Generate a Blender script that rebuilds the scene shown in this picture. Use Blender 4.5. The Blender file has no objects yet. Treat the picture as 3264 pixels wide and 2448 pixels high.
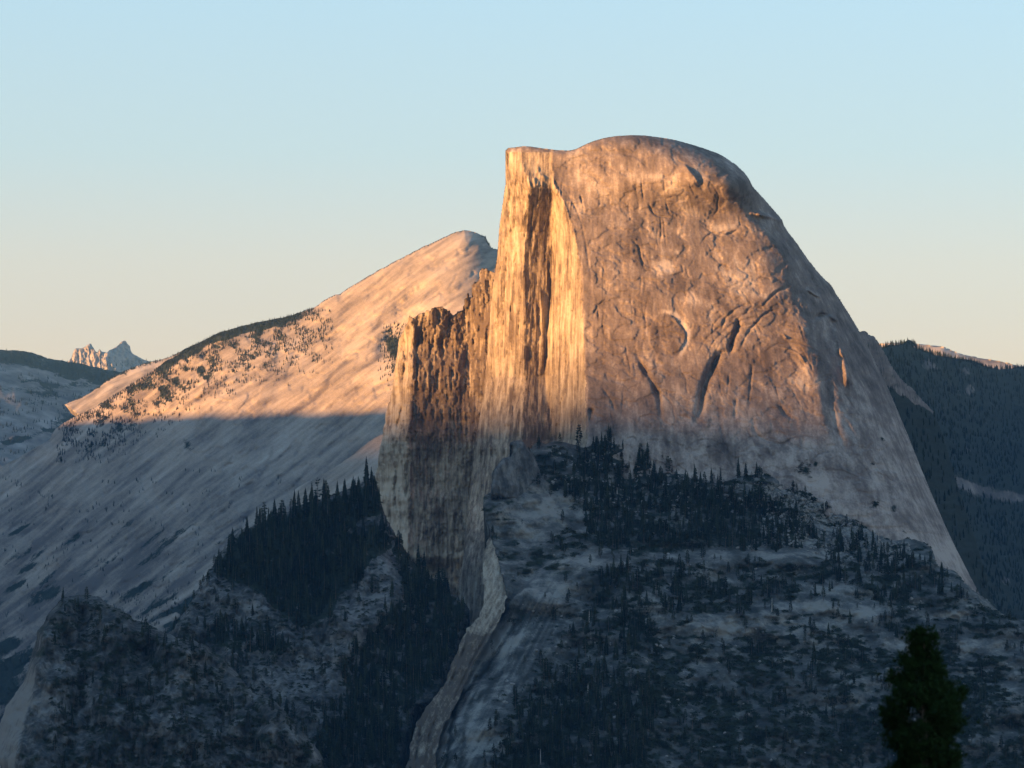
import bpy, math, random
import numpy as np
R = math.radians
rng = np.random.default_rng(7)
random.seed(7)
scene = bpy.context.scene
col = scene.collection

# ------------------------------------------------------------------ camera
# The viewpoint is the origin, z = 0 is eye level, the lens looks level along +Y.
F, CX, HZ = 10000.0, 1632.0, 1700.0
cam_d = bpy.data.cameras.new('camera')
cam = bpy.data.objects.new('camera', cam_d); col.objects.link(cam)
cam.rotation_euler = (R(90), 0, 0)
cam_d.sensor_width = 36.0
cam_d.lens = 36.0 * F / 3264.0
cam_d.shift_y = (HZ - 1224.0) / 3264.0
cam_d.clip_start = 1.0; cam_d.clip_end = 120000.0
cam_d.dof.use_dof = True; cam_d.dof.focus_distance = 4100.0; cam_d.dof.aperture_fstop = 1.8
scene.camera = cam

# ------------------------------------------------------------------ light
SUN_AZ, SUN_EL = 55.0, 3.2          # degrees to the left of straight behind the viewer / above horizon
sdir = np.array([-math.sin(R(SUN_AZ)) * math.cos(R(SUN_EL)), -math.cos(R(SUN_AZ)) * math.cos(R(SUN_EL)), math.sin(R(SUN_EL))])
world = bpy.data.worlds.new('World'); scene.world = world; world.use_nodes = True
wn = world.node_tree; wn.nodes.clear()
sky = wn.nodes.new('ShaderNodeTexSky'); sky.sky_type = 'NISHITA'
sky.sun_disc = False; sky.sun_elevation = R(SUN_EL); sky.sun_rotation = R(180 + SUN_AZ)
sky.altitude = 2200; sky.air_density = 1.0; sky.dust_density = 0.8; sky.ozone_density = 2.0
# calm evening sky opposite the sunset: the physical sky blended with an even gradient by height, the same all the way round
EXPO, SKY_S = 2.0, 0.10
tc = wn.nodes.new('ShaderNodeTexCoord'); sx = wn.nodes.new('ShaderNodeSeparateXYZ'); wn.links.new(tc.outputs['Generated'], sx.inputs[0])
sr = wn.nodes.new('ShaderNodeValToRGB'); wn.links.new(sx.outputs['Z'], sr.inputs[0])
GRAD = [(0.0, (1.0, .60, .42)), (0.05, (1.0, .66, .46)), (0.085, (.92, .74, .57)), (0.12, (.72, .80, .76)), (0.17, (.63, .84, .92)), (0.35, (.42, .66, .92)), (1.0, (.13, .28, .58))]
while len(sr.color_ramp.elements) < len(GRAD): sr.color_ramp.elements.new(0.5)
for e_, (p_, c_) in zip(sr.color_ramp.elements, GRAD):
    e_.position = p_; e_.color = (c_[0], c_[1], c_[2], 1)
vs = wn.nodes.new('ShaderNodeVectorMath'); vs.operation = 'SCALE'; vs.inputs['Scale'].default_value = 1 / (SKY_S * 2**EXPO); wn.links.new(sr.outputs[0], vs.inputs[0])
mx = wn.nodes.new('ShaderNodeMix'); mx.data_type = 'RGBA'; mx.inputs[0].default_value = 0.70
wn.links.new(sky.outputs[0], mx.inputs[6]); wn.links.new(vs.outputs[0], mx.inputs[7])
bg = wn.nodes.new('ShaderNodeBackground'); bg.inputs[1].default_value = SKY_S
wo = wn.nodes.new('ShaderNodeOutputWorld')
wn.links.new(mx.outputs[2], bg.inputs[0]); wn.links.new(bg.outputs[0], wo.inputs[0])
sun_d = bpy.data.lights.new('sun', 'SUN'); sun_d.energy = 4.8; sun_d.angle = R(0.7); sun_d.color = (1.0, 0.50, 0.175)
sun = bpy.data.objects.new('sun', sun_d); col.objects.link(sun)
from mathutils import Vector, Matrix
sun.rotation_euler = Vector(sdir).to_track_quat('Z', 'Y').to_euler()
scene.view_settings.view_transform = 'Standard'; scene.view_settings.look = 'None'
scene.view_settings.gamma = 1.0; scene.view_settings.use_curve_mapping = False
scene.view_settings.exposure = EXPO
scene.cycles.use_denoising = True
scene.cycles.max_bounces = 4; scene.cycles.diffuse_bounces = 3; scene.cycles.volume_bounces = 1
HAZE = 1.45e-5

# ------------------------------------------------------------------ helpers
def at(px, py, Y):
    return np.stack([(px - CX) * Y / F, Y + 0 * px, (HZ - py) * Y / F], -1)

def sstep(a, b, x):
    t = np.clip((x - a) / (b - a), 0, 1); return t * t * (3 - 2 * t)

class Noise:
    def __init__(s, seed):
        r = np.random.default_rng(seed)
        s.p = np.tile(r.permutation(256), 3)
        a = r.uniform(0, 2 * np.pi, 256); s.g = np.stack([np.cos(a), np.sin(a)], -1)
    def __call__(s, x, y):
        xi = np.floor(x).astype(int); yi = np.floor(y).astype(int)
        xf = x - xi; yf = y - yi; xi &= 255; yi &= 255
        u = xf**3 * (xf * (xf * 6 - 15) + 10); v = yf**3 * (yf * (yf * 6 - 15) + 10)
        def d(ix, iy, fx, fy):
            g = s.g[s.p[s.p[ix] + iy] & 255]; return g[..., 0] * fx + g[..., 1] * fy
        a = d(xi, yi, xf, yf); b = d(xi + 1, yi, xf - 1, yf)
        c = d(xi, yi + 1, xf, yf - 1); e = d(xi + 1, yi + 1, xf - 1, yf - 1)
        return 1.5 * ((a + u * (b - a)) + v * ((c + u * (e - c)) - (a + u * (b - a))))
N = [Noise(i + 11) for i in range(8)]
def fbm(x, y, o=4, k=0, ridged=False):
    t = 0; a = 1.0; s = 0
    for i in range(o):
        n = N[(k + i) % 8](x * 2**i + 13.7 * i, y * 2**i + 7.1 * i)
        t = t + a * ((1 - 2 * np.abs(n)) if ridged else n); s += a; a *= 0.5
    return t / s

def panels(x, y, cw, ch, seed):
    """crisp-edged rock panels: a random value per irregular block, with jogging joints"""
    wx = x / cw + 0.55 * N[seed % 8](x / (cw * 2.3), y / (ch * .8)) + 0.2 * N[(seed + 3) % 8](x / cw, y / (ch * .2)); i = np.floor(wx)
    hi = np.abs(np.sin(i * 127.1 + seed * 3.7) * 43758.5) % 1
    j = np.floor(y / ch * (0.6 + 0.9 * hi) + hi * 17 + 0.35 * N[(seed + 1) % 8](x / (cw * .7), y / ch))
    return (np.abs(np.sin(i * 12.9898 + j * 78.233 + seed) * 43758.5453) % 1) * 2 - 1

def smooth(pts, seg=8, rough=0.0, closed=False):
    """Catmull-Rom through the points, sampled about every seg px, with small irregularity"""
    P = np.array(pts, float); n = len(P); out = []
    for i in range(n - 1):
        p0 = P[max(i - 1, 0)]; p1 = P[i]; p2 = P[i + 1]; p3 = P[min(i + 2, n - 1)]
        m = max(1, int(np.hypot(*(p2 - p1)) / seg))
        # limit tangents so close points stay crisp
        L = np.hypot(*(p2 - p1))
        t1 = (p2 - p0); t1 = t1 / (np.hypot(*t1) + 1e-9) * L; t2 = (p3 - p1); t2 = t2 / (np.hypot(*t2) + 1e-9) * L
        for j in range(m):
            t = j / m
            out.append((2*t**3-3*t**2+1)*p1 + (t**3-2*t**2+t)*t1 + (-2*t**3+3*t**2)*p2 + (t**3-t**2)*t2)
    out.append(P[-1]); out = np.array(out)
    if rough:
        q = out / 23.0; q2 = out / 9.0
        out[1:-1, 1] += rough * (N[2](q[1:-1, 0], q[1:-1, 1]) * 1.2 + N[3](q2[1:-1, 0], q2[1:-1, 1]) * 0.8)
        out[1:-1, 0] += rough * (N[4](q[1:-1, 0], q[1:-1, 1]) + N[5](q2[1:-1, 0], q2[1:-1, 1]) * 0.6)
    return out

def inside(PX, PY, poly):
    c = np.zeros(PX.shape, bool); n = len(poly)
    for i in range(n):
        x1, y1 = poly[i]; x2, y2 = poly[(i + 1) % n]
        if y1 == y2: continue
        m = ((PY < y1) != (PY < y2))
        c ^= m & (PX < (x2 - x1) * (PY - y1) / (y2 - y1) + x1)
    return c

def near(PX, PY, pts, closed=False):
    """distance, nearest point, signed side and arc position to a polyline"""
    best = np.full(PX.shape, 1e18); bx = np.zeros(PX.shape); by = np.zeros(PX.shape)
    side = np.zeros(PX.shape); tt = np.zeros(PX.shape)
    n = len(pts); m = n if closed else n - 1
    for i in range(m):
        x1, y1 = pts[i]; x2, y2 = pts[(i + 1) % n]; dx = x2 - x1; dy = y2 - y1; L = dx*dx + dy*dy
        if L < 1e-9: continue
        t = np.clip(((PX - x1) * dx + (PY - y1) * dy) / L, 0, 1)
        qx = x1 + t * dx; qy = y1 + t * dy; d = (PX - qx)**2 + (PY - qy)**2
        k = d < best
        best = np.where(k, d, best); bx = np.where(k, qx, bx); by = np.where(k, qy, by)
        side = np.where(k, np.sign(dx * (PY - qy) - dy * (PX - qx)), side); tt = np.where(k, (i + t) / m, tt)
    return np.sqrt(best), bx, by, side, tt

def link(name, me, parent=None, **props):
    o = bpy.data.objects.new(name, me); col.objects.link(o)
    if parent: o.parent = parent
    for k, v in props.items(): o[k] = v
    return o

def mesh_from(name, V, Fc, mat, attrs=None, smooth_sh=True):
    me = bpy.data.meshes.new(name)
    V = np.asarray(V, np.float32); Fc = np.asarray(Fc, np.int32); k = Fc.shape[1]
    me.vertices.add(len(V)); me.vertices.foreach_set('co', V.ravel())
    me.loops.add(Fc.size); me.loops.foreach_set('vertex_index', Fc.ravel())
    me.polygons.add(len(Fc)); me.polygons.foreach_set('loop_start', np.arange(0, Fc.size, k, dtype=np.int32))
    me.polygons.foreach_set('use_smooth', np.full(len(Fc), smooth_sh))
    for an, av in (attrs or {}).items():
        a = me.attributes.new(an, 'FLOAT', 'POINT'); a.data.foreach_set('value', np.asarray(av, np.float32))
    me.update(calc_edges=True); me.validate()
    me.materials.append(mat)
    return me

SURF = {}
def relief(name, poly, step, depthfn, mat, back=400.0, drop=60.0, key=None):
    """a landform: every point of the seen side stands at its own real distance; the rim is carried back as solid rock"""
    poly = np.asarray(poly, float)
    x0, y0 = poly.min(0) - step; x1, y1 = poly.max(0) + step
    xs = np.arange(x0, x1 + step, step); ys = np.arange(y0, y1 + step, step)
    PX, PY = np.meshgrid(xs, ys)
    ins = inside(PX, PY, poly)
    # nearest boundary point, only needed close to the rim
    er = ins.copy()
    rim = np.zeros_like(ins)
    for dx in (-1, 0, 1):
        for dy in (-1, 0, 1):
            rim |= np.roll(np.roll(ins, dx, 1), dy, 0) != ins
    ri = np.nonzero(rim)
    d, bx, by, _, _ = near(PX[ri], PY[ri], poly, True)
    Y, tone, veg = depthfn(PX, PY)
    ok = ins.copy()
    qx, qy = PX.copy(), PY.copy()
    out_ = ~ins[ri]; snap = (out_ & (d < step * 1.01)) | (~out_ & (d < step * 0.35))
    sel = (ri[0][snap], ri[1][snap])
    qx[sel] = bx[snap]; qy[sel] = by[snap]; ok[sel] = True
    P = at(qx, qy, Y)
    q = ok[:-1, :-1] & ok[1:, :-1] & ok[1:, 1:] & ok[:-1, 1:]
    # keep only quads whose centre lies inside
    cx = (qx[:-1, :-1] + qx[1:, 1:]) / 2; cy = (qy[:-1, :-1] + qy[1:, 1:]) / 2
    q &= inside(cx, cy, poly)
    idx = np.full(PX.shape, -1); used = np.zeros(PX.shape, bool)
    used[:-1, :-1] |= q; used[1:, :-1] |= q; used[1:, 1:] |= q; used[:-1, 1:] |= q
    idx[used] = np.arange(used.sum())
    a, b, c, e = idx[:-1, :-1][q], idx[1:, :-1][q], idx[1:, 1:][q], idx[:-1, 1:][q]
    Fc = np.stack([a, b, c, e], -1)
    V = P[used]
    # rim edges -> carried back
    E = np.concatenate([Fc[:, [0, 1]], Fc[:, [1, 2]], Fc[:, [2, 3]], Fc[:, [3, 0]]])
    kk = {}
    lo = np.minimum(E[:, 0], E[:, 1]).astype(np.int64); hi = np.maximum(E[:, 0], E[:, 1])
    key_ = lo * (len(V) + 1) + hi
    u, inv, cnt = np.unique(key_, return_inverse=True, return_counts=True)
    B = E[cnt[inv] == 1]
    bv = np.unique(B); mp = {int(v): i for i, v in enumerate(bv)}
    n0 = len(V); nb = len(bv)
    r1 = V[bv] + np.array([0, back * 0.3, -drop * 0.3]); r2 = V[bv] + np.array([0, back, -drop * 2.2])
    V2 = np.concatenate([V, r1, r2])
    bi = np.array([[mp[int(s)], mp[int(t)]] for s, t in B])
    S1 = np.stack([B[:, 1], B[:, 0], n0 + bi[:, 0], n0 + bi[:, 1]], -1)
    S2 = np.stack([n0 + bi[:, 1], n0 + bi[:, 0], n0 + nb + bi[:, 0], n0 + nb + bi[:, 1]], -1)
    Fa = np.concatenate([Fc, S1, S2])
    tn = tone[used]; vg = veg[used]
    tn = np.concatenate([tn, tn[bv], tn[bv]]); vg = np.concatenate([vg, vg[bv], vg[bv]])
    me = mesh_from(name, V2, Fa, mat, {'tone': tn, 'veg': vg})
    o = link(name, me)
    SURF[key or name] = (xs[0], ys[0], step, Y, veg, ins)
    return o

def on(key, px, py):
    """world point of landform key seen in direction px,py (vectorised)"""
    x0, y0, st, Y, veg, ins = SURF[key]
    fx = np.clip((np.asarray(px, float) - x0) / st, 0, Y.shape[1] - 1.001); fy = np.clip((np.asarray(py, float) - y0) / st, 0, Y.shape[0] - 1.001)
    i = fy.astype(int); j = fx.astype(int); u = fx - j; v = fy - i
    y = (Y[i, j] * (1-u) + Y[i, j+1] * u) * (1-v) + (Y[i+1, j] * (1-u) + Y[i+1, j+1] * u) * v
    return at(np.asarray(px, float), np.asarray(py, float), y)

def interp(py, pts):
    p = np.array(pts, float); return np.interp(py, p[:, 0], p[:, 1])

def crest(PX, pts):
    xs_ = np.arange(PX[0, 0] - 400, PX[0, -1] + 400, 4.0); y = np.interp(xs_, [p[0] for p in pts], [p[1] for p in pts])
    k = np.exp(-np.linspace(-2.5, 2.5, 51)**2); k /= k.sum(); y = np.convolve(np.pad(y, 25, 'edge'), k, 'valid')
    return np.interp(PX, xs_, y)

def groove(A, PX, PY, pts, w, amp, seg=8, taper=True):
    """cut (amp>0, farther) or rib (amp<0) along a line; returns nothing, edits A"""
    pts = smooth(pts, seg, 0.8); x0, y0 = pts.min(0) - 4 * w; x1, y1 = pts.max(0) + 4 * w
    m = np.nonzero((PX > x0) & (PX < x1) & (PY > y0) & (PY < y1))
    if len(m[0]) == 0: return
    d, _, _, s, t = near(PX[m], PY[m], pts)
    tp = np.minimum(1, 4 * np.minimum(t, 1 - t) + 0.25) if taper else 1
    q_ = 12 + 5 * w; nz = 1 + (0.9 if w < 10 else 0.35) * N[6](PX[m] / q_, PY[m] / q_); d = d + 0.3 * min(w, 6) * N[7](PX[m] / 9, PY[m] / 9)
    A[m] += amp * tp * nz * np.exp(-(d / (w * (0.75 + 0.4 * nz)))**2)

def ledge(A, PX, PY, pts, w, decay, amp, seg=8):
    """step in the rock along a line: the left-hand side (walking along) stands proud by amp and fades out over decay"""
    pts = smooth(pts, seg, 0.8); x0, y0 = pts.min(0) - 3 * decay; x1, y1 = pts.max(0) + 3 * decay
    m = np.nonzero((PX > x0) & (PX < x1) & (PY > y0) & (PY < y1))
    if len(m[0]) == 0: return
    d, _, _, s, t = near(PX[m], PY[m], pts)
    tp = np.minimum(1, 5 * np.minimum(t, 1 - t))
    ds = d * s
    A[m] += amp * tp * sstep(-w, w, ds) * np.exp(-(d / decay)**2)

def roll(PX, PY, sil, w, depth):
    d = near(PX, PY, sil)[0]
    u = np.clip(1 - d / w, 0, 1)
    return depth * (1 - np.sqrt(np.clip(1 - u * u, 0, 1)))

# ------------------------------------------------------------------ materials
def new_mat(name):
    m = bpy.data.materials.new(name); m.use_nodes = True
    nt = m.node_tree; b = nt.nodes['Principled BSDF']; b.inputs['Roughness'].default_value = 0.95
    b.inputs['Specular IOR Level'].default_value = 0.15
    return m, nt, b

def noise_node(nt, scale, sc=(1, 1, 1), rot=(0, 0, 0), detail=5, rough=0.55, dist=0.0):
    g = nt.nodes.new('ShaderNodeNewGeometry'); mp = nt.nodes.new('ShaderNodeMapping'); mp.vector_type = 'TEXTURE' if False else 'POINT'
    mp.inputs['Scale'].default_value = sc; mp.inputs['Rotation'].default_value = rot
    n = nt.nodes.new('ShaderNodeTexNoise'); n.inputs['Scale'].default_value = scale; n.inputs['Detail'].default_value = detail
    n.inputs['Roughness'].default_value = rough; n.inputs['Distortion'].default_value = dist
    nt.links.new(g.outputs['Position'], mp.inputs['Vector']); nt.links.new(mp.outputs[0], n.inputs['Vector'])
    return n.outputs['Fac']

def ramp(nt, fac, stops):
    r = nt.nodes.new('ShaderNodeValToRGB'); nt.links.new(fac, r.inputs[0])
    el = r.color_ramp.elements
    while len(el) < len(stops): el.new(0.5)
    for e, (p, c) in zip(el, stops): e.position = p; e.color = (*c, 1)
    return r.outputs[0]

def math_node(nt, op, a, b=None, clamp=False):
    m = nt.nodes.new('ShaderNodeMath'); m.operation = op; m.use_clamp = clamp
    for i, v in enumerate((a, b)):
        if v is None: continue
        if isinstance(v, (int, float)): m.inputs[i].default_value = v
        else: nt.links.new(v, m.inputs[i])
    return m.outputs[0]

def mixc(nt, f, a, b, blend='MIX'):
    m = nt.nodes.new('ShaderNodeMix'); m.data_type = 'RGBA'; m.blend_type = blend
    for s, v in ((m.inputs[0], f), (m.inputs[6], a), (m.inputs[7], b)):
        if isinstance(v, (int, float)): s.default_value = v
        elif isinstance(v, tuple): s.default_value = (*v, 1)
        else: nt.links.new(v, s)
    return m.outputs[2]

def granite(name, dark, mid, pale, streak=(0.25, 0.25, 0.02), srot=(0, 0, 0), sscale=1.0, blotch=0.02, bump=1.0, veg_col=(0.018, 0.023, 0.013), contrast=1.0, fall=None):
    """granite: tone attribute (stains, scars and painted shade) + blotches + streaks down the fall line, ground cover where veg is high"""
    m, nt, b = new_mat(name)
    t = nt.nodes.new('ShaderNodeAttribute'); t.attribute_name = 'tone'
    v = nt.nodes.new('ShaderNodeAttribute'); v.attribute_name = 'veg'
    n1 = noise_node(nt, blotch, detail=6, rough=0.6)
    if fall is None: n2 = noise_node(nt, sscale, sc=streak, rot=srot, detail=5, rough=0.6)
    else:
        fa = R(fall[0]); g_ = nt.nodes.new('ShaderNodeNewGeometry'); cb = nt.nodes.new('ShaderNodeCombineXYZ')
        for i_, vec in enumerate([(-math.cos(fa) * fall[1], 0, -math.sin(fa) * fall[1]), (-math.sin(fa) * fall[2], 0.15 * fall[2], math.cos(fa) * fall[2])]):
            dt_ = nt.nodes.new('ShaderNodeVectorMath'); dt_.operation = 'DOT_PRODUCT'; dt_.inputs[1].default_value = vec
            nt.links.new(g_.outputs['Position'], dt_.inputs[0]); nt.links.new(dt_.outputs['Value'], cb.inputs[i_])
        nn = nt.nodes.new('ShaderNodeTexNoise'); nn.inputs['Scale'].default_value = 1.0; nn.inputs['Detail'].default_value = 5; nn.inputs['Roughness'].default_value = 0.6
        nt.links.new(cb.outputs[0], nn.inputs['Vector']); n2 = nn.outputs['Fac']
    n3 = noise_node(nt, 0.35, detail=3, rough=0.6)
    s = math_node(nt, 'MULTIPLY', math_node(nt, 'SUBTRACT', n1, 0.5), 1.3 * contrast)
    s = math_node(nt, 'ADD', s, math_node(nt, 'MULTIPLY', math_node(nt, 'SUBTRACT', n2, 0.5), 1.6 * contrast))
    s = math_node(nt, 'ADD', s, math_node(nt, 'MULTIPLY', math_node(nt, 'SUBTRACT', n3, 0.5), 0.5))
    f = math_node(nt, 'ADD', s, t.outputs['Fac'], True)
    c = ramp(nt, f, [(0.12, dark), (0.5, mid), (0.88, pale)])
    n4 = noise_node(nt, 0.06, detail=6, rough=0.7)
    vf = math_node(nt, 'ADD', v.outputs['Fac'], math_node(nt, 'MULTIPLY', math_node(nt, 'SUBTRACT', n4, 0.5), 0.9))
    vm = nt.nodes.new('ShaderNodeMapRange'); vm.inputs[1].default_value = 0.42; vm.inputs[2].default_value = 0.58
    nt.links.new(vf, vm.inputs[0])
    vn = noise_node(nt, 0.25, detail=3)
    vc = ramp(nt, vn, [(0.3, tuple(x * 0.6 for x in veg_col)), (0.7, tuple(x * 1.7 for x in veg_col))])
    nt.links.new(mixc(nt, vm.outputs[0], c, vc), b.inputs['Base Color'])
    bp = nt.nodes.new('ShaderNodeBump'); bp.inputs['Strength'].default_value = 0.6; bp.inputs['Distance'].default_value = bump
    h = math_node(nt, 'ADD', n2, math_node(nt, 'MULTIPLY', n3, 0.7))
    nt.links.new(h, bp.inputs['Height']); nt.links.new(bp.outputs[0], b.inputs['Normal'])
    return m

M_dome = granite('weathered_granite', (0.10, 0.078, 0.066), (0.21, 0.168, 0.142), (0.42, 0.355, 0.30), streak=(0.11, 0.08, 0.022), blotch=0.016, bump=0.5, contrast=0.7)
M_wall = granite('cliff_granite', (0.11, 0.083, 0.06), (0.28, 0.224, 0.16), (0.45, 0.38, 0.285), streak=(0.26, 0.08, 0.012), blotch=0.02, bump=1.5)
M_slab = granite('pale_slab_granite', (0.125, 0.103, 0.088), (0.32, 0.263, 0.205), (0.48, 0.415, 0.345), fall=(38, 0.010, 0.05), blotch=0.006, bump=1.0, contrast=0.55)
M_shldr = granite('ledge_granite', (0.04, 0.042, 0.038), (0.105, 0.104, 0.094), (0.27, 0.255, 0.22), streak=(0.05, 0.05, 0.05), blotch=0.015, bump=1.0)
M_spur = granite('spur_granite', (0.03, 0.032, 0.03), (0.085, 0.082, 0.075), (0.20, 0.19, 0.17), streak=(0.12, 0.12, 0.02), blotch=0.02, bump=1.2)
M_far = granite('far_hill_ground', (0.10, 0.09, 0.085), (0.22, 0.19, 0.16), (0.36, 0.32, 0.28), streak=(0.01, 0.01, 0.02), blotch=0.004, bump=3.0)
def plain(name, c1, c2, scale=2.0):
    m, nt, b = new_mat(name)
    nt.links.new(ramp(nt, noise_node(nt, scale, detail=3), [(0.3, c1), (0.7, c2)]), b.inputs['Base Color']); return m
M_needle, _nt, _b = new_mat('conifer_needles')
_oi = _nt.nodes.new('ShaderNodeObjectInfo')
_f = math_node(_nt, 'ADD', math_node(_nt, 'MULTIPLY', _oi.outputs['Random'], 0.75), math_node(_nt, 'MULTIPLY', noise_node(_nt, 0.3, detail=3), 0.35), True)
_nt.links.new(ramp(_nt, _f, [(0.1, (0.009, 0.015, 0.008)), (0.6, (0.022, 0.032, 0.015)), (0.95, (0.05, 0.06, 0.03))]), _b.inputs['Base Color'])
M_bark = plain('conifer_bark', (0.08, 0.06, 0.045), (0.17, 0.13, 0.10), 0.5)
M_snag = plain('bleached_wood', (0.32, 0.28, 0.24), (0.5, 0.46, 0.4), 0.5)
M_shrub = plain('manzanita_leaves', (0.016, 0.024, 0.012), (0.04, 0.05, 0.025), 0.2)
M_boulder = plain('boulder_granite', (0.15, 0.145, 0.13), (0.34, 0.32, 0.29), 0.2)
M_soil = plain('forest_soil', (0.03, 0.03, 0.022), (0.07, 0.06, 0.045), 0.05)

# ------------------------------------------------------------------ the granite dome
DL = [(1617, 492), (1622, 510), (1614, 540), (1618, 558), (1611, 590), (1606, 620), (1598, 680), (1592, 720), (1588, 780), (1583, 830), (1578, 860), (1570, 930), (1562, 1010), (1556, 1100), (1545, 1200), (1536, 1290), (1524, 1360), (1512, 1440), (1500, 1540), (1486, 1660), (1476, 1780), (1462, 1850)]
DT = [(1611, 480), (1620, 472), (1640, 470), (1665, 466), (1690, 467), (1740, 474), (1790, 479), (1826, 478), (1860, 463), (1895, 449), (1940, 437), (1990, 432), (2040, 431), (2090, 436), (2150, 446), (2220, 465), (2290, 490), (2340, 520), (2368, 545), (2386, 568), (2400, 594), (2412, 607), (2450, 650), (2480, 684), (2493, 700), (2500, 720), (2540, 775), (2580, 832), (2620, 880), (2650, 910), (2668, 940), (2700, 990), (2735, 1048), (2750, 1075), (2790, 1152), (2830, 1235), (2862, 1310), (2900, 1402), (2940, 1502), (2985, 1610), (3020, 1690), (3060, 1772), (3110, 1870), (3140, 1925)]
dl = smooth(DL, 6, 1.5); dt = smooth(DT, 8, 0.5)
dome_poly = np.concatenate([dt, [(3150, 2000), (1700, 2050), (1640, 2480), (1270, 2480), (1420, 2010)], dl[::-1]])
c_corner = [(430, 1760), (560, 1762), (600, 1772), (640, 1795), (740, 1832), (850, 1850), (1000, 1858), (1200, 1866), (1400, 1872), (1600, 1800), (1800, 1650), (2000, 1620), (2500, 1600)]
c_b2 = [(430, 1755), (560, 1758), (640, 1762), (800, 1758), (950, 1752), (1100, 1745), (1200, 1738), (1350, 1760), (1430, 1765), (1600, 1700), (1800, 1600), (2500, 1540)]
c_b1 = [(430, 1660), (520, 1665), (600, 1692), (700, 1672), (850, 1668), (1000, 1672), (1200, 1672), (1330, 1665), (1450, 1665), (1600, 1620), (1800, 1570), (2500, 1500)]

def dome_depth(PX, PY):
    m = 0.41
    wob = 4 * N[0](PX * 0 + 3.3, PY / 150.0) + 0.7 * N[1](PX * 0 + 1.3, PY / 45.0)
    cc = interp(PY, c_corner) + wob * 0.5; b1 = interp(PY, c_b1) + wob; b2 = interp(PY, c_b2) + wob * 1.3
    # slope of the wall in plan: dY per metre to the left
    k = np.full(PX.shape, 2.3)
    k += (-2.3 - 0.35) * sstep(-7, 7, PX - b1)
    k += (3.3 + 0.35) * sstep(-4, 4, PX - b2)
    kd = 0.05 - 0.30 * np.clip((PX - 1900) / 900.0, 0, 1) - 0.24 * sstep(2520, 2760, PX) * sstep(860, 1080, PY)
    k += (kd - 3.3) * sstep(-7, 9, PX - cc)
    # a small lit sliver inside the dark recess
    sl = np.exp(-((PX - interp(PY, [(900, 1722), (960, 1728), (1050, 1730), (1180, 1726)])) / 5.0)**2) * sstep(925, 950, PY) * (1 - sstep(1120, 1200, PY))
    # the cap above the wall is a rounded slope
    cap = 1 - sstep(500, 620, PY + 0.35 * (1720 - PX).clip(-200, 60))
    k = k * (1 - 0.75 * cap) + 0.3 * cap
    st = PX[0, 1] - PX[0, 0]
    Yi = -np.cumsum(k, 1) * st * m
    cf = np.clip((cc[:, :1] - PX[0, 0]) / st, 0, PX.shape[1] - 1.01); ci = cf.astype(int); cw = cf - ci
    Yc = np.take_along_axis(Yi, ci, 1) * (1 - cw) + np.take_along_axis(Yi, ci + 1, 1) * cw
    Y = Yi - Yc + interp(PY, [(400, 4150), (600, 4120), (1500, 4030), (1900, 3960), (2500, 3900)])
    # the dome right of the corner leans back with height
    Y += np.clip((PX - cc) / 700, 0, 1) * interp(PY, [(400, 70), (600, 50), (900, 25), (1300, 0), (1600, -40), (2000, -70)])
    # bowl under the saddle
    Y += 7 * np.exp(-((PX - 1840) / 70)**2 - ((PY - 560) / 55)**2)
    e_ = sstep(1850, 2300, PX); rw = 22 + (75 + 80 * sstep(700, 1100, PY)) * e_; dd0 = near(PX, PY, dt)[0]; ru = np.clip(1 - dd0 / (rw * 1.2), 0, 1); Y += (12 + (85 + 80 * sstep(700, 1100, PY)) * e_) * (0.62 * ru**2.6 + 0.38 * (1 - np.sqrt(np.clip(1 - ru**5, 0, 1)))) + roll(PX, PY, dt, 14, 4)
    Y += roll(PX, PY, dl, 14, 14)
    tone = np.full(PX.shape, 0.42); A = np.zeros(PX.shape)
    wall = 1 - sstep(-6, 6, PX - cc); dome = 1 - wall; lowdome = sstep(1150, 1500, PY)
    # --- wall: flutes, flakes and seams running down the rock
    q = PX + 0.06 * (PY - 900)
    PW = PY + 70 * fbm(PX / 45, PY / 170, 3, 7) + 0.4 * PX; PD = PY + 60 * fbm(PX / 70, PY / 110, 3, 7) + 0.3 * PX
    fl = fbm(q / 15, PW / 230, 4, 1); fl2 = fbm(q / 6.5, PW / 70, 3, 3); bl = fbm(PX / 30, PW / 60, 4, 5)
    rec = sstep(-6, 8, PX - b1) * (1 - sstep(-8, 4, PX - b2))
    A += wall * (1 - 0.72 * rec) * (1 - 0.8 * cap) * (3.4 * fl + 1.6 * fl2 + 2.0 * bl)
    for sc_, am_, k_ in ((22, 1.7, 2), (12, 1.0, 5)):
        f_ = fbm(q / sc_, PW / (sc_ * 5.5), 3, k_) * 4; A += wall * (1 - .7 * rec) * (1 - .8 * cap) * am_ * (np.floor(f_) + sstep(0.8, 1.0, f_ - np.floor(f_)))
    p1, p2 = panels(q, PY, 15, 80, 1), panels(q, PY, 8, 34, 4)
    A += wall * (1 - .6 * rec) * (1 - .8 * cap) * (1.7 * p1 + 0.9 * p2); tone += wall * (0.09 * p1 + 0.07 * p2)
    tone += wall * 0.12 * fbm(PX / 8, PY / 22, 3, 4)
    tone += wall * (0.30 * fbm(q / 11, PW / 300, 3, 2) + 0.12 * bl)
    tone += wall * 0.06 * sstep(0, 30, PX - b2) * sstep(600, 900, PY)         # bright right-hand panel
    tone -= wall * 0.10 * sstep(-6, 8, PX - b1) * (1 - sstep(-8, 4, PX - b2)) * sstep(560, 640, PY)   # darker tone in the recess
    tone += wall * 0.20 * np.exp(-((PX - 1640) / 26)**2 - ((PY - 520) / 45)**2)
    # --- dome: exfoliation shells and rills
    # direction of fall fans out to the right
    fan = (PX - 1900) / 900.0
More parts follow.
